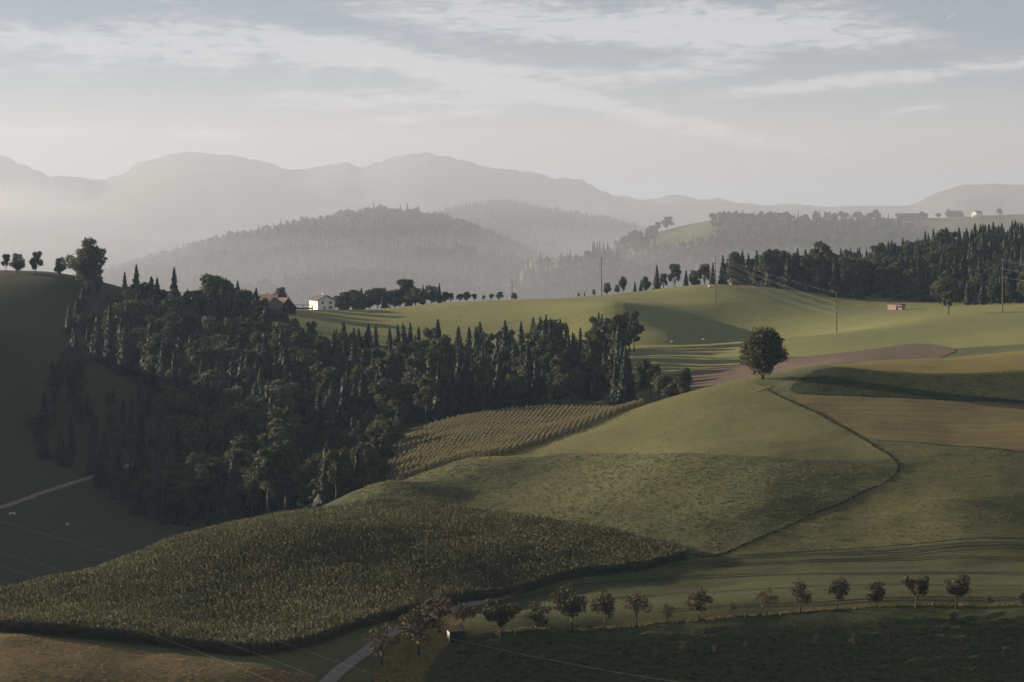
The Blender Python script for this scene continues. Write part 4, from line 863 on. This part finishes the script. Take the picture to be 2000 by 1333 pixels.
# ------------------------------------------------------------------ buildings
M_white = plain('white render', (.72, .70, .66), 0.9, 0.06)
M_cream = plain('cream render', (.62, .55, .46), 0.9, 0.08)
M_tile = plain('red brown roof tiles', (.088, .060, .051), 0.9, 0.25, 0.8)
M_slate = plain('grey brown roof tiles', (.085, .075, .072), 0.9, 0.2, 0.8)
M_wood = plain('weathered boards', (.16, .115, .085), 0.95, 0.25, 1.5, stretch=(6, 6, .4))
M_pink = plain('pinkish boards', (.36, .25, .21), 0.95, 0.2, 1.5, stretch=(6, 6, .4))
M_dark = plain('dark stained boards', (.022, .022, .022), 0.9, 0.3)
M_glass = plain('window glass', (.03, .034, .04), 0.15, 0.1, spec=0.5)
M_frame = plain('window frame', (.36, .34, .32), 0.7, 0.05)
def house(name, loc, rz, w, l, he, hr, wall, roof, label, cat, windows=(), over=.6, chimney=None, doors=(), hip=0.0):
    """gable on -y, ridge along y; windows: (side, along, z, width, height)"""
    o = empty(name, loc, rz); b_ = MB(); t = (he-0, hr)
    b_.add([(-w/2,-l/2,-1.2),(w/2,-l/2,-1.2),(w/2,l/2,-1.2),(-w/2,l/2,-1.2),(-w/2,-l/2,he),(w/2,-l/2,he),(w/2,l/2,he),(-w/2,l/2,he),(0,-l/2,hr-.05),(0,l/2,hr-.05)],
           [(0,1,5,8,4),(2,3,7,9,6),(1,2,6,5),(3,0,4,7),(4,8,9,7),(5,6,9,8),(0,3,2,1)])
    b_.build('wall', wall, o)
    sl = (hr-he)/(w/2); ov = over; rr = MB(); th = .28
    for s in (-1, 1):
        e = (s*(w/2+ov), he-sl*ov)
        y0, y1 = -l/2-ov, l/2+ov; yr0, yr1 = y0+hip, y1-hip
        rr.add([(e[0],y0,e[1]+.02),(0,yr0,hr+.02),(0,yr1,hr+.02),(e[0],y1,e[1]+.02),(e[0],y0,e[1]+th),(0,yr0,hr+th),(0,yr1,hr+th),(e[0],y1,e[1]+th)],
               [(0,1,2,3) if s > 0 else (3,2,1,0), (7,6,5,4) if s > 0 else (4,5,6,7), (0,4,5,1),(2,6,7,3),(0,3,7,4)])
    if hip:
        for y0, yr in ((-l/2-ov, -l/2-ov+hip), (l/2+ov, l/2+ov-hip)):
            a = w/2+ov; z0 = he-sl*ov+th; rr.add([(-a,y0,z0),(a,y0,z0),(0,yr,hr+th)], [(0,1,2)])
    rf = rr.build('roof', roof, o)
    if chimney: MB().box(chimney[0]-.35, chimney[0]+.35, chimney[1]-.35, chimney[1]+.35, hr-1.2, hr+1.1).build('chimney', wall, rf)
    def onwall(side, a, z, ww, hh, d0, d1):
        if side == 'front': return (a-ww/2, a+ww/2, -l/2-d1, -l/2-d0, z, z+hh)
        if side == 'back': return (a-ww/2, a+ww/2, l/2+d0, l/2+d1, z, z+hh)
        if side == 'left': return (-w/2-d1, -w/2-d0, a-ww/2, a+ww/2, z, z+hh)
        return (w/2+d0, w/2+d1, a-ww/2, a+ww/2, z, z+hh)
    for (side, a, z, ww, hh) in windows:
        f_ = MB().box(*onwall(side, a, z, ww, hh, .003, .06)).build('window', M_frame, o)
        MB().box(*onwall(side, a, z+.08, ww-.16, hh-.16, .061, .08)).build('pane', M_glass, f_)
    for (side, a, ww, hh) in doors:
        d_ = MB().box(*onwall(side, a, -.2, ww, hh+.2, .003, .07)).build('door', M_dark, o)
        MB().box(*onwall(side, a+ww*.32, hh*.48, .14, .14, .071, .13)).build('handle', M_frame, d_)
    return tag(o, label, cat)
x, y, z = pd(629, 1085)
house('white_house', (x, y, z), math.radians(27), 10, 12.3, 5.6, 8.0, M_white, M_slate, 'white two-storey house with a grey roof beside the sunlit meadow', 'house',
      [('front', -2.1, 3.4, 1.3, 1.2), ('front', 2.4, 3.4, 1.6, 1.2), ('front', -1.0, .8, 1.1, 1.2), ('front', 2.4, .7, 1.9, 1.3), ('left', -3.6, 3.5, .9, 1.2), ('left', -.5, 3.5, .9, 1.2), ('left', 2.6, 3.5, .9, 1.2), ('left', -3.2, .8, 1, 1.3)], .9, (1.5, 3), [('left', 1.2, 1.1, 2.1)])
# carport beside it
x2, y2, z2 = pd(592, 1072); o = empty('carport', (x2, y2, z2), math.radians(8))
MB().box(-5.2, 5.2, -2, 2, 2.5, 2.75).build('roof', M_wood, o)
for sx_ in (-4.8, 0, 4.8):
    for sy_ in (-1.7, 1.7): MB().box(sx_-.1, sx_+.1, sy_-.1, sy_+.1, -.5, 2.5).build('post', M_wood, o)
MB().box(-4.7, 4.7, 1.6, 1.7, .2, 1.1).build('rail', M_wood, o)
tag(o, 'low open wooden carport on the left side of the white house', 'carport')
x, y, z = pd(471, 1050); house('farmhouse', (x, y, z), math.radians(-38), 11, 14, 4, 10.2, M_wood, M_tile, 'farmhouse with steep red brown roof, left of the two behind the spruces', 'house', [('front', -2.2, 4.6, 1.1, 1.2), ('front', 2.2, 4.6, 1.1, 1.2), ('front', 0, 6.8, 1, 1)], .9, (1, 2), hip=2.2)
x, y, z = pd(525, 1062); house('farmhouse', (x, y, z), math.radians(55), 9, 12, 3.4, 8.4, M_wood, M_tile, 'middle farm building with red brown roof between farmhouse and barn', 'house', [('front', 0, 4, 1.2, 1.1)], .8, (1, 2))
x, y, z = pd(549, 1042); house('barn', (x, y, z), math.radians(38), 10, 13, 2.6, 7.6, M_dark, M_tile, 'low barn with red brown roof nearest to the carport', 'barn', [('front', -1.6, 2.6, 1, 1)], .8, None, [('front', 1.5, 2.4, 2.4)])
# pink shed at the hillside wood
x, y, z = pd(1751, 1085); o = empty('field_shed', (x, y, z), math.radians(-38)); b_ = MB()
b_.add([(-4.2,-2.2,-1),(4.2,-2.2,-1),(4.2,2.2,-1),(-4.2,2.2,-1),(-4.2,-2.2,3.1),(4.2,-2.2,2.9),(4.2,2.2,2.4),(-4.2,2.2,2.5)], [(0,1,5,4),(1,2,6,5),(2,3,7,6),(3,0,4,7),(4,5,6,7),(0,3,2,1)]); b_.build('wall', M_pink, o)
b_ = MB(); b_.add([(-4.8,-2.9,3.2),(4.8,-2.9,2.98),(4.8,2.7,2.4),(-4.8,2.7,2.52),(-4.8,-2.9,3.42),(4.8,-2.9,3.2),(4.8,2.7,2.62),(-4.8,2.7,2.74)], [(0,3,2,1),(4,5,6,7),(0,1,5,4),(1,2,6,5),(2,3,7,6),(3,0,4,7)]); b_.build('roof', M_tile, o)
MB().box(.9, 2.1, -2.26, -2.203, -.2, 2.2).build('door', M_dark, o); MB().box(2.7, 3.9, -2.26, -2.203, 1.1, 2.1).build('window', M_glass, o); MB().box(-3.2, -2.4, -2.26, -2.203, 1.2, 2.0).build('window', M_frame, o)
tag(o, 'small pinkish wooden shed with flat roof at the hillside wood edge', 'shed')
# dark orchard hut
x, y, z = at(889, 1250); o = empty('orchard_hut', (x, y, z), math.radians(16)); MB().box(-1.25, 1.25, -1, 1, -.4, 1.55).build('wall', M_dark, o)
b_ = MB(); b_.add([(-1.45,-1.2,1.56),(1.45,-1.2,1.56),(1.45,1.2,1.75),(-1.45,1.2,1.75),(-1.45,-1.2,1.66),(1.45,-1.2,1.66),(1.45,1.2,1.85),(-1.45,1.2,1.85)], [(0,3,2,1),(4,5,6,7),(0,1,5,4),(1,2,6,5),(2,3,7,6),(3,0,4,7)]); b_.build('roof', M_dark, o)
MB().box(-1.32, -1.252, -.95, .95, -.2, 1.5).build('side_panel', M_frame, o)
tag(o, 'small dark orchard hut with one pale lit side panel', 'hut')
# ridge farm
x, y, z = ridge_pt(1780); o = house('long_barn', (x, y, z), math.radians(88), 13, 46, 4, 7.6, M_wood, M_slate, 'long low barn on the far ridge line', 'barn', [], .8)
x, y, z = ridge_pt(1866, 2990); house('farmhouse', (x, y, z), math.radians(70), 14, 23, 4, 11.4, M_cream, M_tile, 'farmhouse with large red brown roof on the far ridge', 'house', [('left', -4, 1, 1.2, 1.3), ('left', 0, 1, 1.2, 1.3), ('left', 4, 1, 1.2, 1.3)], 1.0, (1, 3), hip=2)
x, y, z = ridge_pt(1908, 2990); house('white_cottage', (x, y, z), math.radians(-55), 10, 13, 7, 9.4, M_cream, M_slate, 'small white house at the right of the far ridge farm', 'house', [('left', -2, 3.4, 1.1, 1.2), ('left', 2, 3.4, 1.1, 1.2)], .8)
x, y, z = ridge_pt(1803, 2760); house('slope_cottage', (x, y, z), math.radians(30), 10, 12, 5.6, 9, M_cream, M_tile, 'pale cottage on the slope just above the dark hillside wood', 'house', [('front', 0, 2.2, 1.4, 1.3)], .8)

# ------------------------------------------------------------------ power line
M_mast = plain('mast timber', (.10, .085, .075), 0.9, 0.2)
M_ins = plain('insulator', (.25, .24, .22), 0.4, 0.1)
M_wire = plain('aluminium wire', (.30, .29, .28), 0.5, 0.05)
masts = [(2330, 880, 575), (1958, 960, 505), (1634, 905, 572), (1397, 1075, 500), (1175, 1125, 503), (1000, 1185, 544), (760, 1420, 560)]
MP = []
for px, D, top in masts:
    x, y, z = pd(px, D); MP.append(Vector((x, y, z)))
heights = [(YH-t)/F*D-p_.z for (px, D, t), p_ in zip(masts, MP)]
names = ['rightmost mast', 'mast before the bare meadow slope below the hillside wood', 'mast on the bright crest above the shaded hollow', 'mast with the clearest crossarms left of the hazy trees', 'leftmost mast standing behind the meadow crest']
lines = [[] for _ in range(7)]
for i, (p_, h) in enumerate(zip(MP, heights)):
    d = (MP[min(i+1, len(MP)-1)]-MP[max(i-1, 0)]); d.z = 0; d.normalize(); ac = Vector((-d.y, d.x, 0)); rz = math.atan2(ac.y, ac.x)
    arms = [(h-.3-k*.16*h, (1.2, 2.0, 1.7)[k]) for k in range(3)] if i != 2 else [(h-.3-4.2-k*2.6, (1.2, 2.0, 1.7)[k]) for k in range(3)]
    lines[0].append(p_+Vector((0, 0, h)))
    for k, (za, wa) in enumerate(arms):
        lines[1+2*k].append(p_+ac*wa+Vector((0, 0, za-.55))); lines[2+2*k].append(p_-ac*wa+Vector((0, 0, za-.55)))
    if i in (0, 6): continue
    o = empty('power_mast', p_, rz)
    b_ = MB(); b_.tube([(0, 0, -1), (0, 0, h*.5), (0, 0, h)], [.30, .24, .16], 8); b_.build('pole', M_mast, o)
    for za, wa in arms:
        c = MB().box(-wa-.2, wa+.2, -.07, .07, za-.06, za+.06).build('crossarm', M_mast, o)
        for s in (-1, 1): MB().tube([(s*wa, 0, za-.1), (s*wa, 0, za-.55)], [.09, .07], 6).build('insulator', M_ins, c)
    tag(o, ['', 'rightmost power mast, standing against the dark hillside wood', 'power mast standing on the meadow ridge right of the lone tree', 'power mast on the bright crest above the shaded hollow', 'power mast with clear crossarms between the hazy hills and meadow', 'leftmost power mast, half hidden behind the meadow crest'][i], 'power mast', 'masts of the power line')
def wire(name, P, r_, label, sag=.012, group=None, seg=24):
    pts_ = []
    for a, c in zip(P[:-1], P[1:]):
        L_ = (c-a).length
        for k in range(seg): t = k/seg; q = a.lerp(c, t); q.z -= 4*sag*L_*t*(1-t); pts_.append(q)
    pts_.append(P[-1]); o = MB().tube(pts_, [r_]*len(pts_), 4).build(name, M_wire)
    return tag(o, label, 'wire', group)
wl = ['topmost wire of the power line crossing the meadow', 'upper crossarm wire on the near side of the power line', 'upper crossarm wire on the far side of the power line', 'middle crossarm wire on the near side of the power line', 'middle crossarm wire on the far side of the power line', 'lowest crossarm wire on the near side of the power line', 'lowest crossarm wire on the far side of the power line']
for P, lab in zip(lines, wl): wire('power_wire', P, .014, lab, .007, 'wires of the power line')
# near wires hanging across the lower left of the view
def nw(points, label):
    P = [Vector(((px-1000)/F*D, D, (YH-py)/F*D)) for px, py, D in points]; pts_ = []
    ts = np.linspace(0, 1, 60); c0, c1, c2 = [np.polyfit([0, .5, 1], [q[k] for q in (P[0], P[1], P[2])], 2) for k in range(3)]
    pts_ = [Vector((np.polyval(c0, t), np.polyval(c1, t), np.polyval(c2, t))) for t in np.linspace(-.12, 1.12, 70)]
    tag(MB().tube(pts_, [.011]*len(pts_), 4).build('overhead_wire', M_wire), label, 'wire', 'near overhead wires')
nw([(0, 1019, 262), (770, 1222, 250), (1330, 1333, 236)], 'bright overhead wire running from the left edge past the dark hut')
nw([(0, 1078, 262), (330, 1182, 255), (650, 1290, 246)], 'second overhead wire from the left edge, below the bright one')
nw([(0, 1106, 262), (300, 1205, 255), (560, 1300, 246)], 'third overhead wire from the left edge')
nw([(0, 1136, 262), (250, 1222, 255), (480, 1310, 246)], 'lowest overhead wire at the lower left')

# ------------------------------------------------------------------ posts, animals, bale
M_post = plain('fence post', (.09, .075, .06), 0.95, 0.2)
posts = [(1007, 1243, 'fence post between the first and second fruit trees'), (1822, 1189, 'fence post left of the egg-shaped fruit tree'), (1586, 1196, 'short fence post right of the widest red fruit tree'), (1455, 1208, 'short fence post right of the tiny bare sapling')]
for px, py, lab in posts:
    x, y, z = at(px, py); o = empty('fence_post', (x, y, z)); b_ = MB(); b_.tube([(0, 0, -.4), (0.02, 0, 1.1), (.02, 0, 1.22)], [.1, .09, .03], 7); b_.build('stake', M_post, o)
    MB().box(-.11, .13, -.11, .11, .85, .9).build('wire_band', M_ins, o); tag(o, lab, 'post', 'posts along the orchard edge')
M_wool = plain('white wool', (.62, .60, .56), 1.0, 0.1, 6)
def sheep(px, py, rz, label, dmin=560):
    x, y, z = at(px, py, dmin); me = bpy.data.meshes.new('sheep')
    v = [(0,0,.62),(.30,0,.66),(-.32,0,.66),(.48,0,.78),(.62,0,.88),(.76,0,.80),(.27,.13,.5),(.27,.14,.28),(.27,.14,.02),(.27,-.13,.5),(.27,-.14,.28),(.27,-.14,.02),(-.3,.13,.5),(-.34,.14,.28),(-.31,.14,.02),(-.3,-.13,.5),(-.34,-.14,.28),(-.31,-.14,.02),(-.46,0,.58)]
    e = [(0,1),(0,2),(1,3),(3,4),(4,5),(1,6),(6,7),(7,8),(1,9),(9,10),(10,11),(2,12),(12,13),(13,14),(2,15),(15,16),(16,17),(2,18)]
    me.from_pydata(v, e, []); me.materials.append(M_wool); o = link('sheep', me, None, (x, y, z)); o.rotation_euler[2] = rz
    sk = o.modifiers.new('skin', 'SKIN'); rad = [.27,.26,.27,.15,.11,.07,.1,.05,.045,.1,.05,.045,.11,.05,.045,.11,.05,.045,.05]
    for i, r_ in enumerate(rad): me.skin_vertices[0].data[i].radius = (r_, r_)
    me.skin_vertices[0].data[0].use_root = True; sb = o.modifiers.new('smooth', 'SUBSURF'); sb.levels = sb.render_levels = 1
    o.scale = (1.05,)*3; return tag(o, label, 'sheep', 'sheep grazing in the shaded valley')
sheep(20, 1007, .2, 'white sheep below the valley road, left of a touching pair'); sheep(28, 1007, 3.0, 'white sheep below the valley road, right of a touching pair'); sheep(131, 1028, .9, 'single white sheep in the shade-darkened valley pasture')
sheep(1312, 670, .2, 'white animal grazing in the shaded hollow, nearer the wood', 890); sheep(1374, 666, 2.6, 'white animal grazing in the shaded hollow, nearer the lone tree', 890)
b_ = MB(); x, y, z = pd(1386, 1128)
b_.tube([(-.75, 0, 0), (-.6, 0, 0), (.6, 0, 0), (.75, 0, 0)], [.55, .72, .72, .55], 14); o = b_.build('silage_bale', M_white, None, True); o.location = (x, y, z+.6)
tag(o, 'white wrapped round bale on the meadow crest beside the mast', 'bale')

# ------------------------------------------------------------------ haze
b_ = MB(); b_.box(-26000, 26000, -3000, 26000, -141, 420)
hm = bpy.data.materials.new('haze'); hm.use_nodes = True; nt = hm.node_tree; nt.nodes.clear()
o_ = nt.nodes.new('ShaderNodeOutputMaterial'); pv = nt.nodes.new('ShaderNodeVolumePrincipled'); nt.links.new(pv.outputs[0], o_.inputs['Volume'])
pv.inputs['Color'].default_value = (.52, .70, 1.0, 1); pv.inputs['Density'].default_value = 0.000034; pv.inputs['Anisotropy'].default_value = 0.22
tag(b_.build('haze', hm), kind='stuff')

# mist lying in the valleys behind the meadow crest: a bank that thickens away from the viewer
b_ = MB(); X = 24000
b_.add([(-X, 1420, -140.6), (X, 1420, -140.6), (X, 5600, -140.6), (-X, 5600, -140.6), (-X, 1800, 180), (X, 1800, 180), (X, 5000, 230), (-X, 5000, 230)],
       [(0,3,2,1),(4,5,6,7),(0,1,5,4),(1,2,6,5),(2,3,7,6),(3,0,4,7)])
mm = hm.copy(); mm.name = 'valley mist'; pm = [n_ for n_ in mm.node_tree.nodes if n_.type == 'PRINCIPLED_VOLUME'][0]
pm.inputs['Density'].default_value = 0.00031; pm.inputs['Color'].default_value = (.535, .55, .61, 1)
tag(b_.build('valley_mist', mm), kind='stuff')

# fog bank drifting up at the left over the far valley
b_ = MB(); n_ = 24
ring = [[(math.cos(2*math.pi*k/n_)*math.sin(math.pi*j/12), math.sin(2*math.pi*k/n_)*math.sin(math.pi*j/12), math.cos(math.pi*j/12)) for k in range(n_)] for j in range(13)]
b_.add([q for r_ in ring for q in r_], [(j*n_+k, (j+1)*n_+k, (j+1)*n_+(k+1) % n_, j*n_+(k+1) % n_) for j in range(12) for k in range(n_)])
fm = bpy.data.materials.new('fog bank'); fm.use_nodes = True; nt = fm.node_tree; nt.nodes.clear()
o_ = nt.nodes.new('ShaderNodeOutputMaterial'); pv2 = nt.nodes.new('ShaderNodeVolumePrincipled'); nt.links.new(pv2.outputs[0], o_.inputs['Volume'])
pv2.inputs['Color'].default_value = (.64, .67, .74, 1); pv2.inputs['Anisotropy'].default_value = 0.3
tcn = nt.nodes.new('ShaderNodeTexCoord'); ln_ = nt.nodes.new('ShaderNodeVectorMath'); ln_.operation = 'LENGTH'; nt.links.new(tcn.outputs['Object'], ln_.inputs[0])
fall = ramp(nt, ln_.outputs['Value'], [(0.15, (1, 1, 1)), (0.98, (0, 0, 0))]); nn = nz(nt, tcn.outputs['Object'], 2.2, 4, 0.6)
mu = nt.nodes.new('ShaderNodeMath'); mu.operation = 'MULTIPLY'; nt.links.new(fall, mu.inputs[0]); nt.links.new(ramp(nt, nn, [(0.3, (.1, .1, .1)), (0.7, (1, 1, 1))]), mu.inputs[1])
m2 = nt.nodes.new('ShaderNodeMath'); m2.operation = 'MULTIPLY'; nt.links.new(mu.outputs[0], m2.inputs[0]); m2.inputs[1].default_value = 0.005; nt.links.new(m2.outputs[0], pv2.inputs['Density'])
o = b_.build('fog_bank', fm); o.location = (-1290, 4700, 10); o.scale = (430, 600, 125); tag(o, kind='stuff')

# thin ground mist in the dale before the wooded hill
b_ = MB(); b_.add([(-6000, 1500, -140.2), (6000, 1500, -140.2), (6000, 3400, -140.2), (-6000, 3400, -140.2), (-6000, 2300, -46), (6000, 2300, -46), (6000, 3300, -2), (-6000, 3300, -2)],
       [(0,3,2,1),(4,5,6,7),(0,1,5,4),(1,2,6,5),(2,3,7,6),(3,0,4,7)])
gm_ = mm.copy(); gm_.name = 'ground mist'; [n_ for n_ in gm_.node_tree.nodes if n_.type == 'PRINCIPLED_VOLUME'][0].inputs['Density'].default_value = 0.00062
tag(b_.build('ground_mist', gm_), kind='stuff')
